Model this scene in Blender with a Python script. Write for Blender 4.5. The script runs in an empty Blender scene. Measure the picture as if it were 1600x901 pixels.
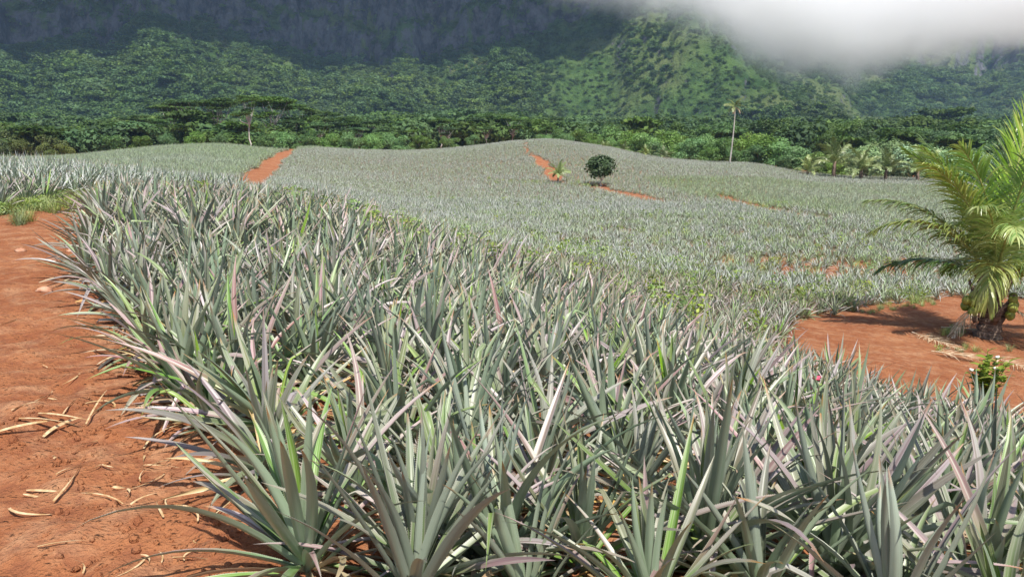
import bpy, math, random
import numpy as np
from mathutils import Vector

rnd = random.Random(7)
rs = np.random.RandomState(11)
R = math.radians
S = bpy.context.scene
COL = S.collection

# ------------------------------------------------------------------ camera
F = 1256.0                    # focal length in photograph pixels (1600 wide)
PITCH = R(10.7)
CAM = np.array([0.0, 0.0, 1.65])
cd = bpy.data.cameras.new('camera')
cd.sensor_width = 36.0
cd.lens = 36.0 * F / 1600.0
cd.clip_start = 0.05
cd.clip_end = 12000.0
cam = bpy.data.objects.new('camera', cd)
COL.objects.link(cam)
cam.location = CAM
cam.rotation_euler = (R(90) - PITCH, 0, 0)
S.camera = cam

def ray(u, v):
    xr, yr = (u - 800.0) / F, -(v - 450.5) / F
    c, s = math.cos(PITCH), math.sin(PITCH)
    return np.array([xr, c + yr * s, -s + yr * c])

def atY(u, v, Y):
    """world point on the sight line through photo pixel (u, v) at Y metres ahead"""
    d = ray(u, v)
    return CAM + d * (Y / d[1])

# ------------------------------------------------------------------ numpy noise
def _hash(ix, iy, seed):
    h = (ix.astype(np.int64) * 374761393 + iy.astype(np.int64) * 668265263 + seed * 974711) & 0x7fffffff
    h = ((h ^ (h >> 13)) * 1274126177) & 0x7fffffff
    return ((h ^ (h >> 16)) & 0xffff) / 65535.0

def vnoise(x, y, seed=0):
    x = np.asarray(x, float); y = np.asarray(y, float)
    ix, iy = np.floor(x), np.floor(y)
    fx, fy = x - ix, y - iy
    fx = fx * fx * fx * (fx * (fx * 6 - 15) + 10); fy = fy * fy * fy * (fy * (fy * 6 - 15) + 10)
    a, b = _hash(ix, iy, seed), _hash(ix + 1, iy, seed)
    c, d = _hash(ix, iy + 1, seed), _hash(ix + 1, iy + 1, seed)
    return (a + (b - a) * fx) * (1 - fy) + (c + (d - c) * fx) * fy - 0.5

def fbm(x, y, seed=0, octv=4, gain=0.5):
    s, a, t = 0, 1.0, 0
    for k in range(octv):
        s = s + a * vnoise(x * 2 ** k + 17.3 * k, y * 2 ** k - 9.1 * k, seed + k)
        a *= gain
    return s

def sstep(a, b, x):
    t = np.clip((np.asarray(x, float) - a) / (b - a), 0, 1)
    return t * t * (3 - 2 * t)

# ------------------------------------------------------------------ terrain
PT = 0.86   # plant height used where only plant tops can be seen
ctrl = []
def c3(x, y, z): ctrl.append((x, y, z))
def cg(u, v, Y, up=0.0):
    p = atY(u, v, Y); ctrl.append((p[0], p[1], p[2] - up))
for x, y in ((0, -3), (-3, -3), (3, -3), (0, 1), (-2, 2), (-1.6, 4), (-3, 5), (-5, 8), (-7, 12), (-9, 17), (-14, 18), (-12, 23),
             (-6, 3), (-20, 15), (-18, 25), (0, -20), (-30, 0), (-60, -30), (60, -40), (-25, 40)):
    c3(x, y, 0.0)
c3(1.5, 2.6, -0.12); c3(0.2, 3.2, -0.06); c3(0, 5.6, -0.28); c3(2.2, 3.4, -0.42); c3(-3.5, 12, -0.12); c3(-1.5, 8.5, -0.32); c3(-4.5, 16, -0.2)
c3(6, 2, -0.9); c3(10, 0, -1.6); c3(6, -6, -0.5); c3(1.5, 6.5, -0.62)
cg(180, 275, 22, PT); cg(500, 298, 20, PT); cg(750, 375, 14, PT); cg(1000, 440, 11.5, PT); cg(1240, 515, 9.2, PT + .14); cg(1600, 600, 6.6, PT + .12)
cg(1250, 500, 19); cg(1560, 525, 18); cg(1600, 580, 14.5); cg(1450, 472, 23); cg(1350, 530, 16.5)
cg(1200, 420, 30); cg(1000, 380, 36); cg(1300, 350, 46); cg(900, 330, 55); cg(1100, 312, 66); cg(935, 290, 80); cg(868, 286, 80)
cg(1500, 400, 36); cg(1600, 340, 50); cg(1500, 320, 70)
cg(825, 243, 112); cg(800, 218, 150, .6); cg(860, 215, 148, .6); cg(500, 227, 142, .6); cg(640, 232, 140, .6); cg(580, 231, 140, .6); cg(960, 228, 136, .6)
cg(1000, 238, 130, .6); cg(1100, 250, 122, .6); cg(1180, 253, 118, .6); cg(1250, 268, 110, .6); cg(1440, 278, 105, .6); cg(1600, 290, 100, .6)
cg(378, 276, 64); cg(440, 240, 118); cg(350, 223, 126, .6); cg(230, 228, 124, .6); cg(100, 242, 118, .6); cg(0, 245, 112, .6)
cg(150, 262, 62, .5); cg(280, 270, 58, .5); cg(430, 290, 50)
cg(600, 300, 62, .4); cg(700, 270, 92, .4); cg(550, 258, 100, .4); cg(650, 330, 42, .4); cg(780, 345, 40, .3)
for x, y, z in ((-120, 190, -4), (-40, 190, -3), (10, 190, -3), (60, 180, -4), (120, 160, -5), (180, 150, -5), (-160, 120, -2), (-200, 300, -2),
                (0, 320, -1), (200, 300, -3), (-400, 100, 0), (400, 100, -4), (0, 700, 6), (500, 600, 0), (-500, 600, 4), (0, -400, 0),
                (300, -200, -6), (-300, -200, 0), (0, 2400, 6), (2000, 1500, 0), (-2000, 1500, 0), (0, -2400, 0), (60, 60, -5), (100, 90, -5.5), (40, 20, -3.2), (80, 30, -5)):
    c3(x, y, z)
ctrl = np.array(ctrl)
def _q(x, y):
    x = np.asarray(x, float); y = np.asarray(y, float); r = np.hypot(x, y) + 1e-6; k = 1.6 * np.arcsinh(r / 5.0) / r
    return np.stack([x * k, y * k], -1)
def _phi(r2):
    return 0.5 * r2 * np.log(r2 + 1e-9)
_Q = _q(ctrl[:, 0], ctrl[:, 1]); _n = len(_Q)
_K = _phi(((_Q[:, None] - _Q[None]) ** 2).sum(-1)) + np.eye(_n) * 0.004
_P = np.c_[np.ones(_n), _Q]
_W = np.linalg.solve(np.block([[_K, _P], [_P.T, np.zeros((3, 3))]]), np.r_[ctrl[:, 2], np.zeros(3)])
def ground(x, y):
    """ground height (array in, array out)"""
    q = _q(x, y); sh = q.shape[:-1]; q = q.reshape(-1, 2)
    z = np.zeros(len(q))
    for i in range(0, len(q), 20000):
        b = q[i:i + 20000]
        z[i:i + 20000] = _phi(((b[:, None] - _Q[None]) ** 2).sum(-1)) @ _W[:_n] + _W[_n] + b @ _W[_n + 1:]
    return z.reshape(sh)
def g1(x, y): return float(ground(np.array([x]), np.array([y]))[0])
def at(u, v, lo=2.0, hi=260.0):
    """first ground point on the sight line through photo pixel (u, v)"""
    d = ray(u, v); Y = np.geomspace(lo, hi, 900)
    P = CAM + d * (Y / d[1])[:, None]
    below = np.nonzero(P[:, 2] < ground(P[:, 0], P[:, 1]))[0]
    k = below[0] if len(below) else len(Y) - 1
    return P[k]
def poly_at(pts, lo=2.0): return np.array([at(u, v, lo)[:2] for u, v in pts])
def inside(poly, x, y):
    x = np.asarray(x, float); y = np.asarray(y, float); r = np.zeros(x.shape, bool)
    n = len(poly)
    for i in range(n):
        x0, y0 = poly[i]; x1, y1 = poly[(i + 1) % n]
        if y0 == y1: continue
        c = ((y0 > y) != (y1 > y)) & (x < (x1 - x0) * (y - y0) / (y1 - y0) + x0)
        r ^= c
    return r

# bare places on the ground: the cart path, the dirt apron under the palm, the farm tracks
edge = [(410, 900), (355, 800), (305, 700), (235, 590), (152, 500), (130, 420), (162, 345), (198, 303)]
PATH = np.array([(-0.55, -2), (-0.75, 1.6)] + [tuple(at(u, v)[:2]) for u, v in edge] + [tuple(at(u, v)[:2]) for u, v in ((150, 303), (60, 322), (0, 335), (-150, 352), (-420, 400))] + [(-7, 3), (-7, -2)])
APRON = np.concatenate([poly_at([(1240, 503), (1330, 487), (1430, 474), (1500, 466), (1720, 470), (1900, 520)], 12), np.array([(16, 8), (12, 4.2), (7.6, 4.6), (6.2, 6.8), (5.0, 9.0), (4.5, 11.0), (4.7, 13.5)])])
TRACK_W = poly_at([(340, 296), (352, 287), (398, 262), (434, 240), (462, 233), (470, 229), (463, 236), (448, 250), (430, 272), (418, 290), (410, 300)], 40)
TRACK_N = poly_at([(826, 244), (840, 244), (864, 262), (880, 275), (882, 285), (866, 285)], 60)
TRACK_N2 = poly_at([(803, 217), (807, 217), (829, 244), (824, 243)], 60)
TRACK_E = poly_at([(912, 291), (930, 293), (952, 298), (985, 302), (1010, 306), (1045, 315), (1075, 319), (1060, 319), (1000, 313), (940, 299), (912, 293)], 40)
TRACK_E2 = poly_at([(1120, 303), (1150, 311), (1215, 328), (1300, 343), (1300, 348), (1210, 335), (1150, 318), (1120, 307)], 30)
LEFT_BLOCK = np.array([tuple(at(u, v)[:2]) for u, v in ((172, 303), (150, 303), (60, 322), (0, 335), (-150, 352), (-420, 400))] + [(-30, 12), (-34, 40), (-13, 40)])

# ------------------------------------------------------------------ mesh helpers
class MB:
    """collects faces with uv and a per-vertex tone, then links them as one mesh object"""
    def __init__(s): s.v, s.f, s.uv, s.c, s.m, s.n = [], [], [], [], [], 0
    def add(s, v, f, uv=None, c=None, m=0):
        v = np.asarray(v, float)
        s.v.append(v)
        s.f.extend([tuple(int(i) + s.n for i in q) for q in f]); s.m.extend([m] * len(f))
        s.uv.append(np.zeros((len(v), 2)) if uv is None else np.asarray(uv, float))
        cc = np.zeros((len(v), 4)); cc[:, 3] = 1
        if c is not None: cc[:, :np.asarray(c).shape[-1]] = c
        s.c.append(cc); s.n += len(v)
    def mesh(s, name, mats, smooth=True):
        me = bpy.data.meshes.new(name)
        V = np.concatenate(s.v); U = np.concatenate(s.uv); C = np.concatenate(s.c)
        return make_mesh(name, V, s.f, mats, U, C, np.array(s.m), smooth, me)
    def obj(s, name, mats, parent=None, smooth=True):
        return link(bpy.data.objects.new(name, s.mesh(name, mats, smooth)), parent)

def make_mesh(name, V, Fs, mats, U=None, C=None, M=None, smooth=True, me=None):
    me = me or bpy.data.meshes.new(name)
    if isinstance(Fs, np.ndarray):
        k = Fs.shape[1]; loops = Fs.ravel(); tot = np.full(len(Fs), k)
    else:
        tot = np.array([len(q) for q in Fs]); loops = np.fromiter((i for q in Fs for i in q), int)
    me.vertices.add(len(V)); me.vertices.foreach_set('co', np.asarray(V, np.float32).ravel())
    me.loops.add(len(loops)); me.loops.foreach_set('vertex_index', loops.astype(np.int32))
    me.polygons.add(len(tot)); me.polygons.foreach_set('loop_start', np.r_[0, np.cumsum(tot)[:-1]].astype(np.int32))
    try: me.polygons.foreach_set('loop_total', tot.astype(np.int32))
    except Exception: pass
    if M is not None: me.polygons.foreach_set('material_index', M.astype(np.int32))
    me.polygons.foreach_set('use_smooth', np.full(len(tot), smooth))
    if U is not None:
        ul = me.uv_layers.new(name='UVMap'); ul.data.foreach_set('uv', U[loops].astype(np.float32).ravel())
    if C is not None:
        a = me.color_attributes.new('tone', 'FLOAT_COLOR', 'POINT'); a.data.foreach_set('color', C.astype(np.float32).ravel())
    for m in (mats if isinstance(mats, (list, tuple)) else [mats]): me.materials.append(m)
    me.update(calc_edges=True)
    return me

def link(o, parent=None):
    COL.objects.link(o)
    if parent is not None: o.parent = parent
    return o
def tag(o, label=None, cat=None, group=None, kind=None):
    for k, v in (('label', label), ('category', cat), ('group', group), ('kind', kind)):
        if v: o[k] = v
    return o
def empty(name, loc, rz=0, sc=1.0):
    o = bpy.data.objects.new(name, None); o.empty_display_size = 0.2
    o.location = loc; o.rotation_euler = (0, 0, rz); o.scale = (sc, sc, sc)
    return link(o)
def inst(me, name, parent): return link(bpy.data.objects.new(name, me), parent)

# ------------------------------------------------------------------ materials
class NT:
    def __init__(s, name):
        s.mat = bpy.data.materials.new(name); s.mat.use_nodes = True
        s.t = s.mat.node_tree; s.t.nodes.clear()
        s.out = s.t.nodes.new('ShaderNodeOutputMaterial')
    def n(s, typ, _in=None, **props):
        nd = s.t.nodes.new(typ)
        for k, v in props.items(): setattr(nd, k, v)
        for k, v in (_in or {}).items(): s.set(nd.inputs[k], v)
        return nd
    def set(s, sock, v):
        if isinstance(v, bpy.types.NodeSocket): s.t.links.new(v, sock)
        else: sock.default_value = v
    def math(s, op, a, b=0.0, clamp=False):
        nd = s.n('ShaderNodeMath', operation=op, use_clamp=clamp); s.set(nd.inputs[0], a); s.set(nd.inputs[1], b); return nd.outputs[0]
    def mix(s, fac, a, b, blend='MIX'):
        nd = s.n('ShaderNodeMix', data_type='RGBA', blend_type=blend)
        s.set(nd.inputs[0], fac); s.set(nd.inputs[6], a); s.set(nd.inputs[7], b); return nd.outputs[2]
    def rgb(s, r, g, b): return (r, g, b, 1.0)
    def ramp(s, x, lo, hi, a=0.0, b=1.0):
        nd = s.n('ShaderNodeMapRange', interpolation_type='SMOOTHSTEP')
        for i, v in enumerate((x, lo, hi, a, b)): s.set(nd.inputs[i], v)
        return nd.outputs[0]
    def noise(s, vec, scale, detail=3.0, rough=0.55, dim='3D'):
        nd = s.n('ShaderNodeTexNoise', noise_dimensions=dim)
        if vec is not None: s.set(nd.inputs['Vector'], vec)
        s.set(nd.inputs['Scale'], scale); s.set(nd.inputs['Detail'], detail); s.set(nd.inputs['Roughness'], rough)
        return nd.outputs[0]
    def bsdf(s, color, rough=0.6, spec=0.4, bump=None, bump_d=0.01, bump_s=0.5, trans=None, trans_col=None):
        b = s.n('ShaderNodeBsdfPrincipled')
        s.set(b.inputs['Base Color'], color); s.set(b.inputs['Roughness'], rough); s.set(b.inputs['Specular IOR Level'], spec)
        if bump is not None:
            bp = s.n('ShaderNodeBump'); s.set(bp.inputs['Height'], bump); s.set(bp.inputs['Distance'], bump_d); s.set(bp.inputs['Strength'], bump_s)
            s.t.links.new(bp.outputs[0], b.inputs['Normal'])
        o = b.outputs[0]
        if trans is not None:
            tr = s.n('ShaderNodeBsdfTranslucent'); s.set(tr.inputs[0], trans_col if trans_col is not None else color)
            mx = s.n('ShaderNodeMixShader'); s.set(mx.inputs[0], trans); s.t.links.new(o, mx.inputs[1]); s.t.links.new(tr.outputs[0], mx.inputs[2]); o = mx.outputs[0]
        s.t.links.new(o, s.out.inputs[0])
        return s.mat

def sep(nt, sock):
    nd = nt.n('ShaderNodeSeparateXYZ'); nt.set(nd.inputs[0], sock); return nd.outputs

def mat_soil():
    t = NT('red_soil'); g = t.n('ShaderNodeNewGeometry').outputs['Position']
    n1 = t.noise(g, 0.9, 5, 0.6); n2 = t.noise(g, 9.0, 4, 0.6); n3 = t.noise(g, 55.0, 3, 0.65); n4 = t.noise(g, 3.1, 4, 0.65)
    c = t.mix(t.ramp(n1, .35, .68), t.rgb(.28, .10, .042), t.rgb(.36, .148, .066))
    c = t.mix(t.ramp(n4, .44, .68, 0, .6), c, t.rgb(.46, .255, .14))
    c = t.mix(t.ramp(n2, .58, .35, 0, .5), c, t.rgb(.17, .055, .03))
    c = t.mix(t.ramp(n3, .66, .8, 0, .45), c, t.rgb(.47, .26, .145))
    h = t.math('ADD', t.math('MULTIPLY', n2, .8), t.math('MULTIPLY', n3, .35))
    vo = t.n('ShaderNodeTexVoronoi', {'Vector': g, 'Scale': 34.0}); 
    h = t.math('ADD', h, t.math('MULTIPLY', t.ramp(vo.outputs[0], 0, .5, 1, 0), t.math('MULTIPLY', t.ramp(n2, .45, .65), .4)))
    return t.bsdf(c, .95, .12, h, 0.06, 1.0)

def mat_leaf(name, far=False):
    """pineapple leaf: grey green with a mauve upper half, pale margins, silvery underside"""
    t = NT(name)
    uv = t.n('ShaderNodeUVMap').outputs[0]; u, v, _ = sep(t, uv)
    a = t.n('ShaderNodeAttribute', attribute_name='tone'); r, m, d = sep(t, a.outputs['Color'])
    pos = t.n('ShaderNodeNewGeometry')
    oi = t.n('ShaderNodeObjectInfo').outputs['Random']
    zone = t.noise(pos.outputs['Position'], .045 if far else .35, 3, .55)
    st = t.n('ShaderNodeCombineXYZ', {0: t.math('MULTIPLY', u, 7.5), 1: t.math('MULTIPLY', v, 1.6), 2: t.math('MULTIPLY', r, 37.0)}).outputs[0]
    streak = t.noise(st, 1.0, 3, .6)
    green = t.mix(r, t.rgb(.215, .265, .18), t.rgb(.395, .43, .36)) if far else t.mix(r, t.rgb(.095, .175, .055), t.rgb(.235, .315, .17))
    lime = t.mix(t.ramp(streak, .4, .6), t.rgb(.15, .285, .03), t.rgb(.27, .37, .10))
    green = t.mix(t.ramp(m, .0, .35, .85, 0), green, lime)
    green = t.mix(t.math('MULTIPLY', t.ramp(v, .55, .1), t.ramp(t.math('FRACT', t.math('MULTIPLY', r, 5.3)), .35, .55, 0, .0 if far else .8)), green, lime)           # the fresh green ones
    green = t.mix(t.ramp(oi, .3, 1, 0, .35), green, t.rgb(.15, .205, .17))
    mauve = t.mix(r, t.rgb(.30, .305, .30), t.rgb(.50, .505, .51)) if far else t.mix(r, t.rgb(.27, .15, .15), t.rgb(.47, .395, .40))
    e = t.math('ABSOLUTE', t.math('SUBTRACT', u, .5))
    f = t.math('MULTIPLY', t.ramp(t.math('ADD', v, t.math('MULTIPLY', t.math('SUBTRACT', streak, .5), .6)), .14, .62), t.math('MULTIPLY', m, 1.25), True)
    c = t.mix(f, green, mauve)
    c = t.mix(t.math('MULTIPLY', t.ramp(streak, .47, .66), .6), c, t.rgb(.39, .425, .32))
    c = t.mix(t.math('MULTIPLY', t.ramp(e, .20, .05), t.math('MULTIPLY', t.ramp(r, .1, .6), .7)), c, t.mix(m, t.rgb(.11, .20, .05), t.rgb(.15, .075, .08)))
    c = t.mix(t.ramp(e, .44, .5, 0, .45), c, t.rgb(.50, .47, .40))
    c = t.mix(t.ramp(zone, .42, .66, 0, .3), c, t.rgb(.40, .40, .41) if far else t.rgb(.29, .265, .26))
    back = t.mix(t.math('MULTIPLY', streak, .6), t.rgb(.205, .27, .175), t.rgb(.395, .45, .37))
    c = t.mix(t.math('MULTIPLY', pos.outputs['Backfacing'], .93), c, back)
    dry = t.mix(streak, t.rgb(.42, .27, .12), t.rgb(.62, .47, .27))
    c = t.mix(t.ramp(d, .3, .95), c, dry)
    tip = t.math('MULTIPLY', t.ramp(v, .84, .96), t.ramp(r, .35, .75))
    c = t.mix(t.math('MULTIPLY', tip, .85), c, t.rgb(.34, .20, .10))
    if not far:
        hv = t.n('ShaderNodeHueSaturation', {'Hue': t.ramp(t.math('FRACT', t.math('MULTIPLY', oi, 3.7)), 0, 1, .485, .51), 'Saturation': t.ramp(t.math('FRACT', t.math('MULTIPLY', oi, 9.1)), 0, 1, .8, 1.3), 'Value': t.ramp(t.math('FRACT', t.math('MULTIPLY', oi, 5.9)), 0, 1, .78, 1.12), 'Color': c}); c = hv.outputs[0]
    return t.bsdf(c, t.ramp(streak, .3, .7, 0.33, .48), .5, streak, .002, .35, None if far else .06, None if far else c)

def mat_simple(name, c0, c1, scale=3.0, rough=.8, spec=.25, bump=0.0, trans=None, obj=False, stretch=None):
    t = NT(name)
    g = t.n('ShaderNodeTexCoord').outputs['Object'] if obj else t.n('ShaderNodeNewGeometry').outputs['Position']
    if stretch:
        mp = t.n('ShaderNodeMapping'); t.set(mp.inputs[0], g); mp.inputs[3].default_value = stretch; g = mp.outputs[0]
    n = t.noise(g, scale, 4, .6)
    c = t.mix(t.ramp(n, .33, .67), t.rgb(*c0), t.rgb(*c1))
    return t.bsdf(c, rough, spec, n if bump else None, bump or .01, .7, trans, c)

def mat_foliage(name, dark, mid, light, rough=.5, trans=.22, zone=.03, spec=.35):
    """tone.r = per leaf-clump value; Object Info random and slow world noise vary whole crowns"""
    t = NT(name)
    a = t.n('ShaderNodeAttribute', attribute_name='tone'); r, m, d = sep(t, a.outputs['Color'])
    pos = t.n('ShaderNodeNewGeometry').outputs['Position']; oi = t.n('ShaderNodeObjectInfo').outputs['Random']
    c = t.mix(t.ramp(r, 0, .55), t.rgb(*dark), t.rgb(*mid)); c = t.mix(t.ramp(r, .5, 1), c, t.rgb(*light))
    z = t.noise(pos, zone, 3, .6)
    c = t.mix(t.ramp(z, .45, .68, 0, .5), c, t.rgb(light[0] * 1.1, light[1] * .98, light[2] * .8))
    hs = t.n('ShaderNodeHueSaturation', {'Hue': t.ramp(oi, 0, 1, .488, .522), 'Saturation': t.ramp(oi, 1, 0, .8, 1.08), 'Value': t.ramp(t.math('FRACT', t.math('MULTIPLY', oi, 7.31)), 0, 1, .68, 1.3), 'Color': c})
    tc = t.mix(.4, hs.outputs[0], t.rgb(.13, .22, .02))
    return t.bsdf(hs.outputs[0], rough, spec, None, .01, .5, trans, tc)

M_SOIL = mat_soil()
M_LEAF = mat_leaf('pineapple_leaf')
M_LEAF_FAR = mat_leaf('pineapple_leaf_far', True)
M_DRY = mat_simple('dry_leaf', (.40, .25, .11), (.66, .50, .30), 22, .8, .2, .004, .1)
M_STRAW = mat_simple('straw', (.42, .28, .15), (.68, .56, .40), 14, .8, .2, .004)
M_BARK = mat_simple('grey_bark', (.17, .14, .11), (.36, .32, .27), 5, .9, .15, .03)
M_PALEBARK = mat_simple('pale_bark', (.30, .28, .24), (.52, .49, .44), 1.2, .9, .15, .03)
M_PALMBARK = mat_simple('palm_bark', (.085, .06, .045), (.27, .20, .15), 9, .95, .1, .05, stretch=(1, 1, 3))
M_TREE = mat_foliage('dark_foliage', (.035, .072, .015), (.065, .13, .028), (.115, .20, .045))
M_BROAD = mat_foliage('broad_foliage', (.065, .145, .03), (.135, .265, .055), (.24, .38, .11), .42, .32)
M_PALE = mat_foliage('pale_foliage', (.12, .21, .09), (.22, .34, .15), (.36, .48, .25), .5, .2)
M_ALB = mat_foliage('feathery_foliage', (.03, .065, .014), (.055, .115, .022), (.10, .175, .03))
M_OLIVE = mat_foliage('olive_foliage', (.05, .07, .014), (.09, .115, .022), (.15, .175, .04))
M_FOREST = mat_foliage('forest_foliage', (.032, .07, .016), (.066, .13, .028), (.125, .20, .045), .7, .28, .009)
M_PALM = mat_foliage('palm_foliage', (.09, .22, .03), (.21, .38, .06), (.50, .56, .18), .32, .42, .5, .55)
M_PALM_PALE = mat_foliage('young_palm_foliage', (.11, .16, .03), (.22, .28, .07), (.36, .42, .16), .4, .25, .5, .5)
M_WEED = mat_foliage('weed_foliage', (.13, .22, .035), (.23, .35, .06), (.38, .46, .12), .5, .35, .8)
M_GRASS = mat_foliage('grass_blades', (.16, .23, .05), (.27, .35, .10), (.42, .44, .20), .6, .25, .6)
M_COCO = mat_simple('coconut_husk', (.16, .22, .03), (.33, .37, .08), 9, .45, .4, .0, obj=True)
M_RACHIS = mat_simple('palm_rachis', (.20, .24, .05), (.36, .37, .12), 6, .5, .4)
M_FLOWER_W = mat_simple('white_petal', (.72, .70, .62), (.82, .80, .74), 30, .7, .2)
M_FLOWER_P = mat_simple('pink_petal', (.62, .06, .12), (.75, .14, .22), 30, .6, .3)

# ================================================================== ground sheet
def soil_relief(x, y):
    r = np.hypot(x, y)
    near = sstep(40, 6, r)
    return near * (0.06 * fbm(x * 1.1, y * 1.1, 3, 3) + 0.05 * fbm(x * 4.3, y * 4.3, 5, 3) + 0.020 * fbm(x * 14, y * 14, 8, 2)) + 0.10 * (1 - near) * fbm(x * .2, y * .2, 6, 3)
tx = np.arange(-7.5, 7.501, 0.021); ty = np.arange(-5.2, 7.501, 0.021)
gx = 2.4 * np.sinh(tx); gy = 3.0 + 2.4 * np.sinh(ty)
GX, GY = np.meshgrid(gx, gy)
GZ = ground(GX, GY) + soil_relief(GX, GY)
rr = np.hypot(GX, GY)
GZ = np.where(rr > 900, GZ * sstep(2600, 900, rr) - 4 * sstep(900, 2000, rr), GZ)
def grid_faces(ny, nx):
    i = np.arange(ny - 1)[:, None] * nx + np.arange(nx - 1)[None]
    return np.stack([i, i + 1, i + nx + 1, i + nx], -1).reshape(-1, 4)
link(tag(bpy.data.objects.new('ground', make_mesh('ground', np.stack([GX, GY, GZ], -1).reshape(-1, 3), grid_faces(*GX.shape), M_SOIL)), kind='structure'))
_gi = lambda x, a: np.clip(np.searchsorted(a, x) - 1, 0, len(a) - 2)
def gz(x, y):
    """height of the built ground sheet"""
    x = np.asarray(x, float); y = np.asarray(y, float)
    i, j = _gi(x, gx), _gi(y, gy)
    fx = (x - gx[i]) / (gx[i + 1] - gx[i]); fy = (y - gy[j]) / (gy[j + 1] - gy[j])
    return (GZ[j, i] * (1 - fx) + GZ[j, i + 1] * fx) * (1 - fy) + (GZ[j + 1, i] * (1 - fx) + GZ[j + 1, i + 1] * fx) * fy

# ================================================================== mountain
def U2az(u): return np.arctan((np.asarray(u, float) - 800) / F)
def V2el(v): return np.tan((450.5 - np.asarray(v, float)) / F * 0.985 - PITCH)      # rise per metre of distance
cliff_u = [-900, -300, 0, 120, 200, 260, 330, 400, 480, 540, 600, 660, 720, 800, 860, 940, 1020, 1100, 1300, 2400]
cliff_v = [60, 74, 84, 76, 72, 44, 36, 52, 72, 88, 92, 84, 72, 60, 40, 10, -30, -60, -120, -120]
cap_u = [-900, 900, 1000, 1060, 1110, 1160, 1230, 1290, 1330, 1500]
cap_v = [-150, -120, -60, 0, 45, 100, 150, 190, 225, 300]
_az_cliff = U2az(cliff_u); _az_cap = U2az(cap_u)
def massif(az, r):
    wob = 46 * fbm(az * 9, r / 500, 21, 3) + 26 * (1 - .8 * sstep(0.0, .07, az)) * fbm(az * 34, r / 260, 22, 3)
    foot = 600 + 60 * np.sin(az * 6 + 1)
    hc = V2el(np.interp(az, _az_cliff, cliff_v)) * 860                       # where the rock wall begins
    hc = hc + 9 * fbm(az * 40, az * 0 + 3.1, 31, 3)
    s = np.clip(r - foot + wob, 0, None)
    slope_run = 860 - foot
    steep = np.clip(hc / slope_run, .25, .85)
    forest = steep * s * (0.82 + .18 * sstep(0, 160, s))
    over = np.clip(forest - hc, 0, None) / steep
    flute = 10 * (1 - .7 * sstep(0.0, .07, az)) * fbm(az * 90, r / 900, 41, 3)
    ledge = 7 * np.sin((over * 1.9 + flute * 2 + 30 * fbm(az * 22, az * 0, 43, 2)) / 9.0)
    z = np.minimum(forest, hc) + np.clip(over, 0, 90) * 2.1 + np.clip(over - 90, 0, None) * .75 + np.where(over > 0, flute + np.clip(ledge, -6, 6) * sstep(0, 20, over), 0)
    capz = V2el(np.interp(az, _az_cap, cap_v)) * 800 + 10 * fbm(az * 50, r / 200, 51, 3)
    cap_r = np.clip(r - 820, 0, None) * .25
    k = 12.0
    z2 = capz + cap_r
    z = -k * np.logaddexp(-z / k, -z2 / k)
    knoll_az, knoll_r = U2az(600), 640
    z = z + 20 * np.exp(-((az - knoll_az) / .035) ** 2 - ((r - knoll_r) / 60) ** 2)
    return z - 6 + 5.0 * fbm(az * 60, r / 28, 61, 3)
def backwall(az, r):
    s = np.clip(r - 1150 + 110 * fbm(az * 12, r / 600, 71, 3) + 50 * fbm(az * 40, r / 300, 72, 3), 0, None)
    z = .16 * np.clip(s, 0, 160) + .52 * np.clip(s - 160, 0, 90) + 1.25 * np.clip(s - 250, 0, 110) + .75 * np.clip(s - 360, 0, None)
    z = z + 26 * np.exp(-((az - U2az(1540)) / .11) ** 2 - ((r - 1120) / 120) ** 2)
    return np.minimum(z, 460) - 5 + 7 * fbm(az * 70, r / 40, 73, 3)
def mountain_z(az, r): return np.maximum(massif(az, r), backwall(az, r))
NA, NR = 760, 300
azs = np.linspace(R(-52), R(52), NA); rrs = np.concatenate([np.linspace(430, 1000, 190), np.linspace(1004, 2100, 110)])
AZ, RR = np.meshgrid(azs, rrs)
MZ = mountain_z(AZ, RR)
MZ = np.where(RR > 1950, MZ - (RR - 1950) * 4, MZ)
MX, MY = RR * np.sin(AZ), RR * np.cos(AZ)
def mat_mountain():
    t = NT('mountain_slope'); g = t.n('ShaderNodeNewGeometry'); p = g.outputs['Position']; nz = sep(t, g.outputs['True Normal'])[2]
    n1 = t.noise(p, .012, 5, .6); n2 = t.noise(p, .06, 5, .65)
    mp = t.n('ShaderNodeMapping'); t.set(mp.inputs[0], p); mp.inputs[3].default_value = (1, 1, .6)
    st = t.noise(mp.outputs[0], .075, 5, .7)
    ga = t.mix(t.ramp(n2, .35, .65), t.rgb(.025, .055, .014), t.rgb(.065, .115, .03))
    gb = t.mix(t.ramp(n1, .4, .65), ga, t.rgb(.10, .125, .045))
    rock = t.mix(t.ramp(st, .36, .62), t.rgb(.024, .026, .034), t.rgb(.12, .12, .13))
    rock = t.mix(t.ramp(n2, .62, .74), rock, t.rgb(.34, .34, .35))
    f = t.ramp(t.math('ADD', nz, t.math('MULTIPLY', t.math('SUBTRACT', n2, .5), 1.1)), .36, .56)
    c = t.mix(f, rock, gb)
    return t.bsdf(c, .95, .1, t.math('ADD', n2, st), 7.0, 1.0)
link(tag(bpy.data.objects.new('mountain', make_mesh('mountain', np.stack([MX, MY, MZ], -1).reshape(-1, 3), grid_faces(NR, NA), mat_mountain())), kind='structure'))

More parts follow.
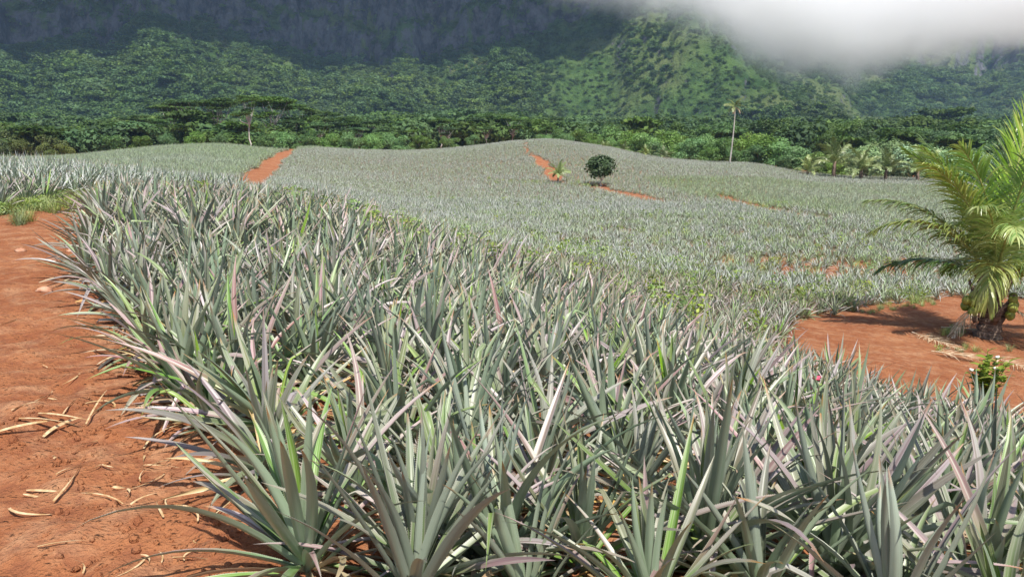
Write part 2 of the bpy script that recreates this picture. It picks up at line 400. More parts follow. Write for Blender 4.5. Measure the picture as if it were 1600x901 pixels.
# ================================================================== light, sky, air, cloud
SUN_EL, SUN_AZ = R(60), R(160)          # azimuth from +Y towards +X
sl = bpy.data.lights.new('sun', 'SUN'); sl.energy = 5.0; sl.angle = R(0.5); sl.color = (1.0, .955, .88)
so = link(bpy.data.objects.new('sun', sl))
sd = Vector((math.sin(SUN_AZ) * math.cos(SUN_EL), math.cos(SUN_AZ) * math.cos(SUN_EL), math.sin(SUN_EL)))
so.rotation_euler = (-sd).to_track_quat('-Z', 'Y').to_euler(); so.location = (0, 0, 60)
w = bpy.data.worlds.new('World'); S.world = w; w.use_nodes = True
nt = w.node_tree; nt.nodes.clear()
sky = nt.nodes.new('ShaderNodeTexSky'); sky.sky_type = 'NISHITA'; sky.sun_disc = False
sky.sun_elevation = SUN_EL; sky.sun_rotation = SUN_AZ; sky.air_density = 1.0; sky.dust_density = 1.2; sky.ozone_density = 1.2
bg = nt.nodes.new('ShaderNodeBackground'); bg.inputs[1].default_value = 0.12
wo = nt.nodes.new('ShaderNodeOutputWorld'); nt.links.new(sky.outputs[0], bg.inputs[0]); nt.links.new(bg.outputs[0], wo.inputs[0])

def volume_mat(name, color, density, aniso=0.0):
    t = NT(name); pv = t.n('ShaderNodeVolumePrincipled')
    t.set(pv.inputs['Color'], color); t.set(pv.inputs['Density'], density); t.set(pv.inputs['Anisotropy'], aniso)
    t.t.links.new(pv.outputs[0], t.out.inputs['Volume']); return t.mat
HAZE = True; CLOUD = True
if HAZE:
    hx, hy0, hy1, hz0, hz1 = 2700, -2700, 2700, -25, 620
    hv = [(x, y, z) for z in (hz0, hz1) for y in (hy0, hy1) for x in (-hx, hx)]
    hf = [(0, 2, 3, 1), (4, 5, 7, 6), (0, 1, 5, 4), (2, 6, 7, 3), (0, 4, 6, 2), (1, 3, 7, 5)]
    link(tag(bpy.data.objects.new('haze', make_mesh('haze', np.array(hv, float), hf, volume_mat('haze_air', (.45, .68, 1, 1), 0.00012), smooth=False)), kind='stuff'))
if CLOUD:
    cu = [700, 800, 870, 950, 1040, 1100, 1140, 1190, 1240, 1290, 1330, 1400, 1450, 1520, 1600, 1750, 2000]
    cv = [-110, -80, -40, -10, 8, 24, 46, 80, 104, 104, 98, 88, 78, 66, 54, 40, 20]
    YC = 465.0
    cx = (np.array(cu) - 800) / F * YC * 1.0
    cz = np.array([atY(u, v, YC)[2] for u, v in zip(cu, cv)])
    t = NT('cloud_vapour')
    pos = t.n('ShaderNodeNewGeometry').outputs['Position']; X, Y, Z = sep(t, pos)
    fc = t.n('ShaderNodeFloatCurve'); cmap = fc.mapping.curves[0]
    x0, x1, z0, z1 = cx[0], cx[-1], -20.0, 240.0
    pts = cmap.points
    for k, (a, b) in enumerate(zip(cx, cz)):
        q = ((a - x0) / (x1 - x0), (b - z0) / (z1 - z0))
        if k == 0: pts[0].location = q
        elif k == len(cx) - 1: pts[1].location = q
        else: pts.new(*q)
    fc.mapping.update()
    t.set(fc.inputs['Value'], t.math('DIVIDE', t.math('SUBTRACT', X, float(x0)), float(x1 - x0)))
    zb = t.math('ADD', t.math('MULTIPLY', fc.outputs[0], z1 - z0), z0)
    n1 = t.noise(pos, .019, 5, .62); n2 = t.noise(pos, .007, 2, .5)
    h = t.math('SUBTRACT', Z, zb)
    h = t.math('ADD', h, t.math('ADD', t.math('MULTIPLY', t.math('SUBTRACT', n1, .5), 46.0), t.math('ADD', 5.0, t.math('MULTIPLY', t.math('SUBTRACT', t.noise(pos, .055, 6, .7), .5), 44.0))))
    yy = t.math('ABSOLUTE', t.math('DIVIDE', t.math('SUBTRACT', Y, 466.0), 62.0))
    d = t.math('MULTIPLY', t.ramp(h, -4, 30), t.ramp(yy, 1.0, .72))
    d = t.math('MULTIPLY', d, t.ramp(n2, .34, .6, .12, 1))
    d = t.math('MULTIPLY', d, 0.065)
    pv = t.n('ShaderNodeVolumePrincipled'); t.set(pv.inputs['Color'], (1, 1, 1, 1)); t.set(pv.inputs['Density'], d); t.set(pv.inputs['Anisotropy'], .2)
    t.t.links.new(pv.outputs[0], t.out.inputs['Volume'])
    vv = []
    xs_ = np.linspace(cx[0], cx[-1], 24); zs_ = np.interp(xs_, cx, cz)
    for y in (402, 530):
        for x, z in zip(xs_, zs_): vv.append((x, y, z - 30))
        for x, z in zip(xs_, zs_): vv.append((x, y, max(z + 42, 98) + 8 * math.sin(x * .03)))
    n = 24; ff = []
    for i in range(n - 1):
        ff += [(i, i + 1, n + i + 1, n + i), (2 * n + i, 3 * n + i, 3 * n + i + 1, 2 * n + i + 1), (i, 2 * n + i, 2 * n + i + 1, i + 1), (n + i, n + i + 1, 3 * n + i + 1, 3 * n + i)]
    ff += [(0, n, 3 * n, 2 * n), (n - 1, 3 * n - 1, 4 * n - 1, 2 * n - 1)]
    tag(link(bpy.data.objects.new('cloud', make_mesh('cloud', np.array(vv), ff, t.mat, smooth=False))), kind='stuff')

# unseen cloud added above the frame to keep the sun off the upper cliffs
bm_c = []
for k in range(34):
    a_, r_ = R(-44 + 46 * k / 33 + rnd.gauss(0, 1.5)), rnd.uniform(965, 1190)
    bm_c.append((r_ * math.sin(a_) + 136, r_ * math.cos(a_) - 374, rnd.uniform(770, 860), rnd.uniform(110, 180)))
cv_, cf_, off = [], [], 0
import bmesh
for X_, Y_, Z_, r_ in bm_c:
    b = bmesh.new(); bmesh.ops.create_icosphere(b, subdivisions=3, radius=1.0)
    V = np.array([q_.co for q_ in b.verts]); f = [tuple(i.index + off for i in p_.verts) for p_ in b.faces]; b.free()
    k = 1 + .35 * vnoise(V[:, 0] * 2 + X_, V[:, 1] * 2 + V[:, 2] * 1.6, 2) + .2 * vnoise(V[:, 0] * 5 + X_, V[:, 1] * 5 + V[:, 2] * 4, 3)
    cv_.append(np.array([X_, Y_, Z_]) + V * k[:, None] * r_ * np.array([1.5, 1.2, .5])); cf_ += f; off += len(V)
tag(link(bpy.data.objects.new('summit_cloud', make_mesh('summit_cloud', np.concatenate(cv_), cf_, mat_simple('cloud_white', (.75, .76, .78), (.85, .86, .88), .01, 1.0, .0)))), kind='stuff')

# ================================================================== pineapple plants
def leaf(mb, base, az, inc, bend, L, W, tone, seg=9, cross=5, sway=0.0, twist=0.0, kink=None, teeth=False, deep=.3, flop=1.5):
    s = np.linspace(0, 1, seg + 1)
    if seg >= 6: s = s ** .92
    th = inc + bend * s ** flop
    if kink is not None:
        th = th + kink[1] * sstep(kink[0] - .03, kink[0] + .05, s)
    a = az + sway * s
    T = np.stack([np.sin(th) * np.cos(a), np.sin(th) * np.sin(a), np.cos(th)], -1)
    P = np.array(base) + np.r_[np.zeros((1, 3)), np.cumsum((T[1:] + T[:-1]) / 2 * (np.diff(s) * L)[:, None], 0)]
    B = np.stack([-np.sin(a), np.cos(a), 0 * a], -1); N = np.cross(T, B)
    tw = twist * s
    B, N = B * np.cos(tw)[:, None] + N * np.sin(tw)[:, None], N * np.cos(tw)[:, None] - B * np.sin(tw)[:, None]
    wd = W * np.where(s < .22, .82 + .18 * s / .22, 1 - np.clip((s - .22) / .78, 0, 1) ** 2.3); wd[-1] = W * .012
    dp = deep * (1.0 - .55 * s)
    x = np.linspace(-1, 1, cross)
    V = P[:, None] + B[:, None] * (x[None, :, None] * (wd / 2)[:, None, None]) + N[:, None] * (np.abs(x)[None, :, None] ** 1.5 * (dp * wd)[:, None, None])
    U = np.stack(np.broadcast_arrays(((x + 1) / 2)[None], s[:, None]), -1)
    i = np.arange(seg)[:, None] * cross + np.arange(cross - 1)[None]
    f = np.stack([i, i + cross, i + cross + 1, i + 1], -1).reshape(-1, 4)
    mb.add(V.reshape(-1, 3), f, U.reshape(-1, 2), np.tile(tone, ((seg + 1) * cross, 1)))
    if teeth:
        nt_ = int(L / .0095); st = np.linspace(.06, .93, nt_); tv, tf, tu = [], [], []
        for sd_ in (0, cross - 1):
            E = np.stack([np.interp(st, s, V[:, sd_, k]) for k in range(3)], -1)
            Tt = np.stack([np.interp(st, s, T[:, k]) for k in range(3)], -1)
            Bt = np.stack([np.interp(st, s, B[:, k] + (N[:, k] * .4 if True else 0) * (1 if sd_ else -1)) for k in range(3)], -1) * (1 if sd_ else -1)
            k = len(tv) * 3
            tri = np.stack([E - Tt * .002, E + Tt * .002, E + Tt * .003 + Bt * .0028], 1)
            tv.append(tri.reshape(-1, 3)); tu.append(np.tile([[0.0 if sd_ == 0 else 1.0, .3]], (nt_ * 3, 1)))
        tv = np.concatenate(tv); tf = np.arange(len(tv)).reshape(-1, 3)
        mb.add(tv, tf, np.concatenate(tu), np.tile(tone, (len(tv), 1)))

GOLD = 2.399963
def plant_meshes(seed, n=36, seg=9, cross=5, teeth=False, size=1.0, dry=0, mat=M_LEAF, upright=0.0, one=False, green=False):
    q = random.Random(seed); out, heart, dr = MB(), MB(), MB()
    ph = q.uniform(0, 6.28); mauve = q.uniform(.05, .35) if green else q.uniform(.6, 1.2)
    for i in range(n):
        t = i / (n - 1)
        az = ph + i * GOLD + q.gauss(0, .18)
        inc = R(8 + 62 * t ** .85 - upright * 12 * t + q.gauss(0, 14))
        bend = R(6 + 32 * t ** 1.1 + q.gauss(0, 17))
        L = size * (.46 + .5 * math.sin(math.pi * (.16 + .62 * t)) ** 1.2 + q.gauss(0, .10)) * (.97 if t < .8 else .86)
        W = size * (.037 + .019 * math.sin(math.pi * min(1, .25 + t * .7))) * q.uniform(.85, 1.12)
        m = max(0.0, min(1.0, (.15 + 1.0 * t if t < .35 else .75 + q.gauss(0, .3)) * mauve))
        if q.random() < .14: m = 0.0
        tone = (q.random(), m, 0.0 if t < .9 or q.random() < .8 else q.uniform(.7, 1), 1)
        kink = (q.uniform(.4, .7), R(q.uniform(50, 105))) if t > .4 and q.random() < .12 else None
        rad = .012 + .035 * t
        base = (rad * math.cos(az), rad * math.sin(az), size * (.17 - .13 * t))
        leaf(out if (t > .22 or one) else heart, base, az, max(.02, inc), bend, L, W, tone, seg, cross, q.gauss(0, .28), q.gauss(0, .5), kink, teeth, .42 + .12 * (1 - t), q.uniform(1.2, 2.2))
    for i in range(dry):
        az = q.uniform(0, 6.28)
        leaf(dr, (.05 * math.cos(az), .05 * math.sin(az), .05), az, R(q.uniform(60, 95)), R(q.uniform(30, 80)), q.uniform(.3, .6), q.uniform(.02, .036), (q.random(), 0, q.uniform(.75, 1), 1), 7, 3, q.gauss(0, .5), q.gauss(0, 1.6), None, False, .5)
    return out, heart, dr

NV = 14
HI = []
for k in range(NV):
    o, h, d = plant_meshes(100 + k, n=30 + (k * 5) % 11, seg=10, cross=5, teeth=True, size=.86 + .04 * ((k * 7) % 5 - 2), dry=14)
    HI.append((o.mesh('pineapple_leaves', M_LEAF), h.mesh('pineapple_heart', M_LEAF), d.mesh('pineapple_dry_leaves', M_LEAF)))

def rows(poly_x, poly_y, ang, pair, gap, step, jit, seed):
    """double planting rows: points over the box, rows turned by ang"""
    q = np.random.RandomState(seed)
    cx_, cy_ = (poly_x[0] + poly_x[1]) / 2, (poly_y[0] + poly_y[1]) / 2
    Lh = math.hypot(poly_x[1] - poly_x[0], poly_y[1] - poly_y[0]) / 2
    per = pair + gap; P = []
    for k in range(int(-Lh / per) - 1, int(Lh / per) + 2):
        for o_ in (0, pair):
            xx = np.arange(-Lh, Lh, step) + q.uniform(0, step)
            P.append(np.stack([xx, np.full(len(xx), k * per + o_)], -1))
    P = np.concatenate(P); P = P + q.normal(0, jit, P.shape)
    c, s_ = math.cos(ang), math.sin(ang)
    x = cx_ + P[:, 0] * c - P[:, 1] * s_; y = cy_ + P[:, 0] * s_ + P[:, 1] * c
    k = (x > poly_x[0]) & (x < poly_x[1]) & (y > poly_y[0]) & (y < poly_y[1])
    return x[k], y[k]

BARE = [(PATH, 0.12), (APRON, 0), (TRACK_W, 0), (TRACK_N, 0), (TRACK_N2, 0), (TRACK_E, 0), (TRACK_E2, 0)]
def planted(x, y):
    ok = np.ones(x.shape, bool)
    rg = np.clip(np.hypot(x, y) / 200, .03, .35); jx, jy = 2.2 * rg * vnoise(x * .7 / rg * .2, y * .7 / rg * .2, 3), 4 * rg * vnoise(x * .7 / rg * .2, y * .7 / rg * .2, 4)
    for p, _ in BARE: ok &= ~inside(p, x + jx, y + jy)
    ok &= ~(((x - 8.5) / .8) ** 2 + ((y - 77.6) / 2.4) ** 2 < 1)      # clear ring round the lone tree
    return ok
# far outline of the fields, where the woods begin
far_u = [-600, 0, 120, 230, 350, 440, 462, 500, 580, 640, 800, 860, 960, 1000, 1100, 1180, 1250, 1330, 1440, 1600, 2000]
far_y = [104, 114, 120, 126, 128, 124, 130, 144, 142, 142, 152, 152, 142, 137, 129, 125, 118, 115, 113, 109, 102]
def far_limit(x, y):
    u = 800 + F * x / np.maximum(y, 1) / math.cos(PITCH) * math.cos(PITCH)
    return np.interp(u, far_u, far_y)

xn, yn = rows((-20, 9.5), (2.2, 26), R(4), .46, .58, .44, .085, 5)
front = []
for u, v in ((485, 915), (655, 925), (790, 905), (905, 905), (1105, 885), (1290, 905), (1465, 905), (1610, 900), (415, 745), (560, 780), (700, 800), (850, 800), (985, 800), (1190, 790), (1370, 790), (1530, 785)):
    front.append(at(u, v, 1.8)[:2])
front = np.array(front + [np.array([a, 2.55 + .1 * math.sin(a * 9)]) for a in np.arange(-.35, 2.4, .42)] + [np.array([a, 2.95]) for a in (-.15, .75, 1.3, 1.85, 2.3, 2.75)])
keep = np.array([np.min(np.hypot(front[:, 0] - a, front[:, 1] - b)) > .42 for a, b in zip(xn, yn)]) & (yn > front[:, 1].max() * .0 + 3.2)
xn = np.r_[front[:, 0], xn[keep]]; yn = np.r_[front[:, 1], yn[keep]]
left = inside(LEFT_BLOCK, xn, yn)
# thin out the block next to its neighbours, near ones kept wide apart
dd = np.hypot(xn, yn)
ok = planted(xn, yn) & (np.abs(np.arctan2(xn, yn)) < R(40))
# sight line test: is any of the plant above its neighbours in front of it?
def visible(x, y, h):
    zt = gz(x, y) + h; fr = np.linspace(.12, .97, 36)[:, None]
    zz = CAM[2] + (zt - CAM[2])[None] * fr
    return ~((gz(x[None] * fr, y[None] * fr) + .5) > zz).any(0)
xn, yn = xn[ok], yn[ok]
vis = visible(xn, yn, .8)
order = np.argsort(np.hypot(xn, yn)); order = order[vis[order]]
NIND = 300
single = order[:NIND]; rest_near = np.setdiff1d(np.arange(len(xn)), single)
print('near plants', len(xn), 'visible', len(order), 'farthest single', np.hypot(xn, yn)[single[-1]] if len(single) else 0)

G_PINE = 'pineapple plants growing in the field'
def near_label(i, x, y, u, v, d, on_path, on_left, on_apron):
    return None
zone_count = {}
ORD = ['first', 'second', 'third', 'fourth', 'fifth', 'sixth', 'seventh', 'eighth', 'ninth']
for rank, i in enumerate(single):
    x, y = float(xn[i]), float(yn[i]); d = math.hypot(x, y); u = 800 + F * x / (y * math.cos(PITCH) + 0.3)
    ang = math.atan2(x, y)
    de = min(np.hypot(*(PATH[k] - (x, y))) for k in range(len(PATH)))
    pd = 9.0
    for k in range(len(PATH)):
        a, b = PATH[k], PATH[(k + 1) % len(PATH)]; ab = b - a; tt = np.clip(np.dot(np.array([x, y]) - a, ab) / (np.dot(ab, ab) + 1e-9), 0, 1)
        pd = min(pd, np.hypot(*(a + ab * tt - (x, y))))
    on_left = bool(inside(LEFT_BLOCK, np.array([x]), np.array([y]))[0])
    v_ = int(rnd.random() * NV)
    sc = rnd.uniform(.84, 1.12) * (.90 if d < 5 else .95)
    e = empty('pineapple_plant', (x, y, float(gz(x, y)) - .015), rnd.uniform(0, 6.28), sc)
    e.rotation_euler[0] = rnd.gauss(0, .2); e.rotation_euler[1] = rnd.gauss(0, .2)
    inst(HI[v_][0], 'outer_leaves', e); inst(HI[v_][1], 'heart_leaves', e)
    if pd < .75 or d < 5.0 or (on_left and pd < 1.6): inst(HI[v_][2], 'dry_leaves', e)
    if on_left: lab, zn = 'silvery pineapple plant in the block beyond the red cart path', 'l'
    elif pd < .75: lab, zn = 'arching pineapple plant on the near field edge beside the red path', 'p'
    elif d < 5.2: lab, zn = 'large close pineapple plant with grey green and mauve leaves', 'f'
    elif u > 1180: lab, zn = 'mauve tipped pineapple plant on the slope before the bare red apron', 'a'
    else: lab, zn = 'grey green pineapple plant packed inside the near sloping field', 'm'
    zone_count.setdefault(zn, []).append((e, u, d))
    if i < len(front):
        k_ = int(i); lo_, hi_, row_ = (0, 8, 'second') if k_ < 8 else (8, 16, 'fourth') if k_ < 16 else (16, 23, 'closest') if k_ < 23 else (23, len(front), 'third')
        o_ = int(np.sum(front[lo_:hi_, 0] < x - 1e-6))
        lab = ORD[o_] + ' pineapple plant from the red path in the ' + row_ + ' row of the near field'
    tag(e, lab, 'pineapple plant', G_PINE)
print({k: len(v) for k, v in zone_count.items()})

# ---- the rest of the pineapple field: one countless mass
def instancer(name, variants, x, y, z, rot, scl, idx, label=None, kind='stuff'):
    """points carrying rotation, size and kind; each variant's mesh is copied onto its points"""
    me = bpy.data.meshes.new(name); me.vertices.add(len(x)); me.vertices.foreach_set('co', np.stack([x, y, z], -1).astype(np.float32).ravel())
    a = me.attributes.new('turn', 'FLOAT_VECTOR', 'POINT'); a.data.foreach_set('vector', np.asarray(rot, np.float32).ravel())
    a = me.attributes.new('size', 'FLOAT_VECTOR', 'POINT')
    scl = np.asarray(scl, np.float32); scl = np.repeat(scl[:, None], 3, 1) if scl.ndim == 1 else scl
    a.data.foreach_set('vector', scl.ravel())
    a = me.attributes.new('which', 'INT', 'POINT'); a.data.foreach_set('value', np.asarray(idx, np.int32))
    o = link(bpy.data.objects.new(name, me))
    ng = bpy.data.node_groups.new(name + '_scatter', 'GeometryNodeTree')
    ng.interface.new_socket('Geometry', in_out='INPUT', socket_type='NodeSocketGeometry'); ng.interface.new_socket('Geometry', in_out='OUTPUT', socket_type='NodeSocketGeometry')
    N, Lk = ng.nodes, ng.links
    gi, go = N.new('NodeGroupInput'), N.new('NodeGroupOutput')
    join = N.new('GeometryNodeJoinGeometry')
    for vme in reversed(variants):
        src = bpy.data.objects.new(vme.name + '_source', vme)
        oi = N.new('GeometryNodeObjectInfo'); oi.inputs['Object'].default_value = src; oi.inputs['As Instance'].default_value = False
        gt = N.new('GeometryNodeGeometryToInstance'); Lk.new(oi.outputs['Geometry'], gt.inputs[0]); Lk.new(gt.outputs[0], join.inputs[0])
    def attr(nm, typ):
        nd = N.new('GeometryNodeInputNamedAttribute'); nd.data_type = typ; nd.inputs[0].default_value = nm
        return nd.outputs[0]
    ip = N.new('GeometryNodeInstanceOnPoints')
    Lk.new(gi.outputs[0], ip.inputs['Points']); Lk.new(join.outputs[0], ip.inputs['Instance']); ip.inputs['Pick Instance'].default_value = True
    Lk.new(attr('which', 'INT'), ip.inputs['Instance Index']); Lk.new(attr('turn', 'FLOAT_VECTOR'), ip.inputs['Rotation']); Lk.new(attr('size', 'FLOAT_VECTOR'), ip.inputs['Scale'])
    Lk.new(ip.outputs[0], go.inputs[0])
    md = o.modifiers.new('scatter', 'NODES'); md.node_group = ng
    tag(o, label, None, None, kind)
    return o

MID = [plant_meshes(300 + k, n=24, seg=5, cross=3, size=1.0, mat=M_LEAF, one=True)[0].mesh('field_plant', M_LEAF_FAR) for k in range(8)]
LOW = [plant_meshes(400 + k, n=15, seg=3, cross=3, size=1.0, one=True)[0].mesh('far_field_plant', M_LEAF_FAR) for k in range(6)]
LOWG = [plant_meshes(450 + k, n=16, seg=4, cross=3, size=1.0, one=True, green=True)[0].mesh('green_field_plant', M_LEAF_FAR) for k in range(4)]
ALLHI = []
for k in range(6):
    o, h, d = plant_meshes(500 + k, n=30, seg=7, cross=3, size=1.0, one=True, dry=0)
    ALLHI.append(o.mesh('field_plant_close', M_LEAF))
fx, fy = [], []
bx, by = rows((-95, 120), (8, 160), R(7), .36, .46, .34, .09, 9)
ok = planted(bx, by) & (by < far_limit(bx, by)) & (np.abs(np.arctan2(bx, by)) < R(41)) & ~((by < 26) & (bx < 9.5) & (np.hypot(bx, by) < 60) & (bx > -20))
ok &= (by > 8) & (bx > -80)
# valley floor near the apron: young, gappy rows
gap = vnoise(bx * .35, by * .9, 77)
U_ = 800 + F * bx / by
bare_rows = np.zeros(len(bx), bool)
for pl in ([(1085, 408), (1200, 402), (1330, 410), (1430, 428), (1440, 440), (1330, 436), (1200, 432), (1140, 424)], [(1030, 382), (1110, 379), (1150, 386), (1090, 390)], [(1180, 420), (1300, 424), (1300, 440), (1200, 438)]):
    bare_rows |= inside(poly_at(pl, 14), bx, by) & (rs.rand(len(bx)) < .55)
young = sstep(58, 34, by) * sstep(-6, 4, bx)
ok &= ~bare_rows & ~((young > .3) & (gap > .34)) & (rs.rand(len(bx)) > .12 * young)
bx, by, young = bx[ok], by[ok], young[ok]
nx_, ny_ = xn[rest_near], yn[rest_near]
x = np.r_[bx, nx_]; y = np.r_[by, ny_]; young = np.r_[young, np.zeros(len(nx_))]
d = np.hypot(x, y); N_ = len(x)
CREST = np.array([(-30, 24), (-10.9, 22.5), (-4.8, 20.5), (-.6, 14.6), (1.8, 12), (3.2, 9.8), (4.3, 7.2), (6, 4.5), (8, 3)])
beyond = y - np.interp(x, CREST[:, 0], CREST[:, 1])
old_left = inside(LEFT_BLOCK, x, y)
size = np.where(old_left, .80, np.interp(beyond, [.3, 1.4], [.90, .55])) * np.interp(d, [40, 80], [1, .85]) * (1 - .10 * young) * rs.uniform(.8, 1.2, N_)
size = np.where((beyond > 25) & (x < np.interp(y, [60, 125], [-21, -33])), .62 * rs.uniform(.85, 1.15, N_), size)
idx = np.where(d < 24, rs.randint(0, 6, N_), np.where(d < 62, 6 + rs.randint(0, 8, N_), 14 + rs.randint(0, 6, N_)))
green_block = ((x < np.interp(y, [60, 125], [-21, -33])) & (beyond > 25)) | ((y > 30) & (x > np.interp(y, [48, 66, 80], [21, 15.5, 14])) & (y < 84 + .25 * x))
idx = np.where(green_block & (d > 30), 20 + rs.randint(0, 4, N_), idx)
rot = np.stack([rs.normal(0, .08, N_), rs.normal(0, .08, N_), rs.uniform(0, 6.28, N_)], -1)
print('field plants', N_)
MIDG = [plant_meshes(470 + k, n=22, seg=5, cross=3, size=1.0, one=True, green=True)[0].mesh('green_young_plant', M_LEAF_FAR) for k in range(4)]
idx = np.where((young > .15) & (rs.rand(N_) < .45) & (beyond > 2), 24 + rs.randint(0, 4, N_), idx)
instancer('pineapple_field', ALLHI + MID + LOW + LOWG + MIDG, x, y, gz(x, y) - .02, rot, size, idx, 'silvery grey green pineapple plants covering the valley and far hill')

# ================================================================== trees
def tube(mb, pts, rad, n=8, tone=(.5, 0, 0, 1)):
    pts = np.asarray(pts, float); k = len(pts); rad = np.broadcast_to(rad, k)
    T = np.gradient(pts, axis=0); T /= np.linalg.norm(T, axis=1)[:, None] + 1e-9
    ref = np.where(np.abs(T[:, 2:3]) > .9, np.array([[1., 0, 0]]), np.array([[0, 0, 1.]]))
    A = np.cross(T, ref); A /= np.linalg.norm(A, axis=1)[:, None] + 1e-9; Bv = np.cross(T, A)
    an = np.linspace(0, 2 * math.pi, n, endpoint=False)
    V = pts[:, None] + rad[:, None, None] * (np.cos(an)[None, :, None] * A[:, None] + np.sin(an)[None, :, None] * Bv[:, None])
    f = [(i * n + j, i * n + (j + 1) % n, (i + 1) * n + (j + 1) % n, (i + 1) * n + j) for i in range(k - 1) for j in range(n)]
    f.append(tuple(range(n))[::-1]); f.append(tuple((k - 1) * n + j for j in range(n)))
    mb.add(V.reshape(-1, 3), f, None, np.tile(tone, (k * n, 1)))

def cards(mb, q, P, Nm, size, tone_r, fold=.25, asp=1.6):
    """leaf clumps: folded diamond cards of four corners at P facing Nm"""
    n = len(P); Nm = Nm / (np.linalg.norm(Nm, axis=1)[:, None] + 1e-9)
    t = q.normal(size=(n, 3)); A = np.cross(Nm, t); A /= np.linalg.norm(A, axis=1)[:, None] + 1e-9; B = np.cross(Nm, A)
    s = np.broadcast_to(size, n)[:, None] * q.uniform(.65, 1.3, (n, 1))
    V = np.stack([P - A * s * asp * .5, P - B * s * .5 - Nm * s * fold * .4, P + A * s * asp * .5, P + B * s * .5 - Nm * s * fold * .4], 1).reshape(-1, 3)
    f = np.arange(n * 4).reshape(-1, 4)
    mb.add(V, f, None, np.stack([np.repeat(tone_r, 4), np.zeros(n * 4), np.zeros(n * 4), np.ones(n * 4)], -1))

def crown(mb, q, lobes, n, size, upbias=.35, shell=.55, lump=.35):
    vol = np.array([l[1][0] * l[1][1] + l[1][0] * l[1][2] for l in lobes]); cnt = (n * vol / vol.sum()).astype(int) + 4
    for (c, r), m in zip(lobes, cnt):
        D = q.normal(size=(m, 3)); D /= np.linalg.norm(D, axis=1)[:, None]
        k = 1 + lump * vnoise(D[:, 0] * 2.3 + c[0], D[:, 1] * 2.3 + D[:, 2] * 1.7 + c[1], 3) * 1.6
        rr_ = (shell + (1 - shell) * q.uniform(0, 1, m) ** .6) * k
        P = np.array(c) + D * np.array(r) * rr_[:, None]
        clump = .5 + .9 * vnoise(P[:, 0] * 1.3 / size * .25 + 3, P[:, 1] * 1.3 / size * .25 + P[:, 2] * .7 / size * .25, 9)
        Nm = D / np.array(r) * min(r) + q.normal(size=(m, 3)) * .5 + np.array([0, 0, upbias])
        cards(mb, q, P, Nm, size, np.clip(clump * .55 + q.uniform(0, .45, m), 0, 1))

def limbs(mb, q, base_r, h, lobes, lean=(0, 0), n=7, fork=.45):
    top = np.array([lean[0], lean[1], h * fork])
    tt = np.linspace(0, 1, 6)[:, None]
    wob = np.stack([q.normal(0, .03 * h, 6), q.normal(0, .03 * h, 6), np.zeros(6)], -1); wob[0] = 0
    trunk = tt * top + wob
    rad = base_r * (1 - .42 * tt[:, 0]); rad[0] *= 1.35
    tube(mb, trunk - np.array([0, 0, .25]) * (1 - tt), rad, n)
    for c, r in lobes:
        c = np.array(c); s0 = trunk[-1] * q.uniform(.8, 1)
        mid = (s0 + c) / 2 + np.array([0, 0, -.05 * h]) + q.normal(0, .03 * h, 3)
        tube(mb, [s0, (s0 * .6 + mid * .4), mid, c + np.array([0, 0, r[2] * .3])], [base_r * .5, base_r * .4, base_r * .28, base_r * .1], 5)

def tree_variant(kind, seed):
    q = np.random.RandomState(seed); tr, cr = MB(), MB()
    if kind == 'broad':       # bushy, crown down to the ground nearly; unit height about 7 m
        lobes = [((q.normal(0, 1.3), q.normal(0, 1.3), q.uniform(2.2, 5.2)), (q.uniform(1.3, 2.1), q.uniform(1.3, 2.1), q.uniform(1.0, 1.7))) for _ in range(9)]
        lobes += [((q.normal(0, 1.6), q.normal(0, 1.6), 1.3), (1.7, 1.7, 1.2)) for _ in range(4)]
        limbs(tr, q, .2, 5, lobes[:7]); crown(cr, q, lobes, 5200, .26)
    elif kind == 'tall':      # taller dense tree; about 12 m
        lobes = [((q.normal(0, 1.9), q.normal(0, 1.9), q.uniform(5, 10.2)), (q.uniform(1.5, 2.6), q.uniform(1.5, 2.6), q.uniform(1.1, 1.8))) for _ in range(12)]
        lobes += [((q.normal(0, 2.2), q.normal(0, 2.2), q.uniform(2.2, 4)), (2.2, 2.2, 1.4)) for _ in range(4)]
        limbs(tr, q, .28, 10, lobes[:9]); crown(cr, q, lobes, 5200, .36)
    elif kind == 'albizia':   # flat layers on a forked pale trunk; about 13 m
        lobes = []
        for k in range(13):
            rad = q.uniform(1.5, 5.0); a = q.uniform(0, 6.28); zz = 12.4 - .28 * rad - q.choice([0, 0, .9, 2.0, 3.3]) + q.normal(0, .25)
            lobes.append(((rad * math.cos(a), rad * math.sin(a), zz), (q.uniform(1.9, 3.1), q.uniform(1.9, 3.1), q.uniform(.28, .5))))
        limbs(tr, q, .30, 12, lobes, fork=.5); crown(cr, q, lobes, 5600, .30, 1.1, .15, .3)
    return tr, cr

def build_tree(name, loc, meshes, rz, sc, label, cat='tree', group=None):
    e = empty(name, loc, rz, sc); tag(e, label, cat, group)
    if 'tallest flat' in label: e.scale = (sc * .62, sc * .62, sc)
    inst(meshes[0], 'trunk', e); inst(meshes[1], 'crown', e); return e

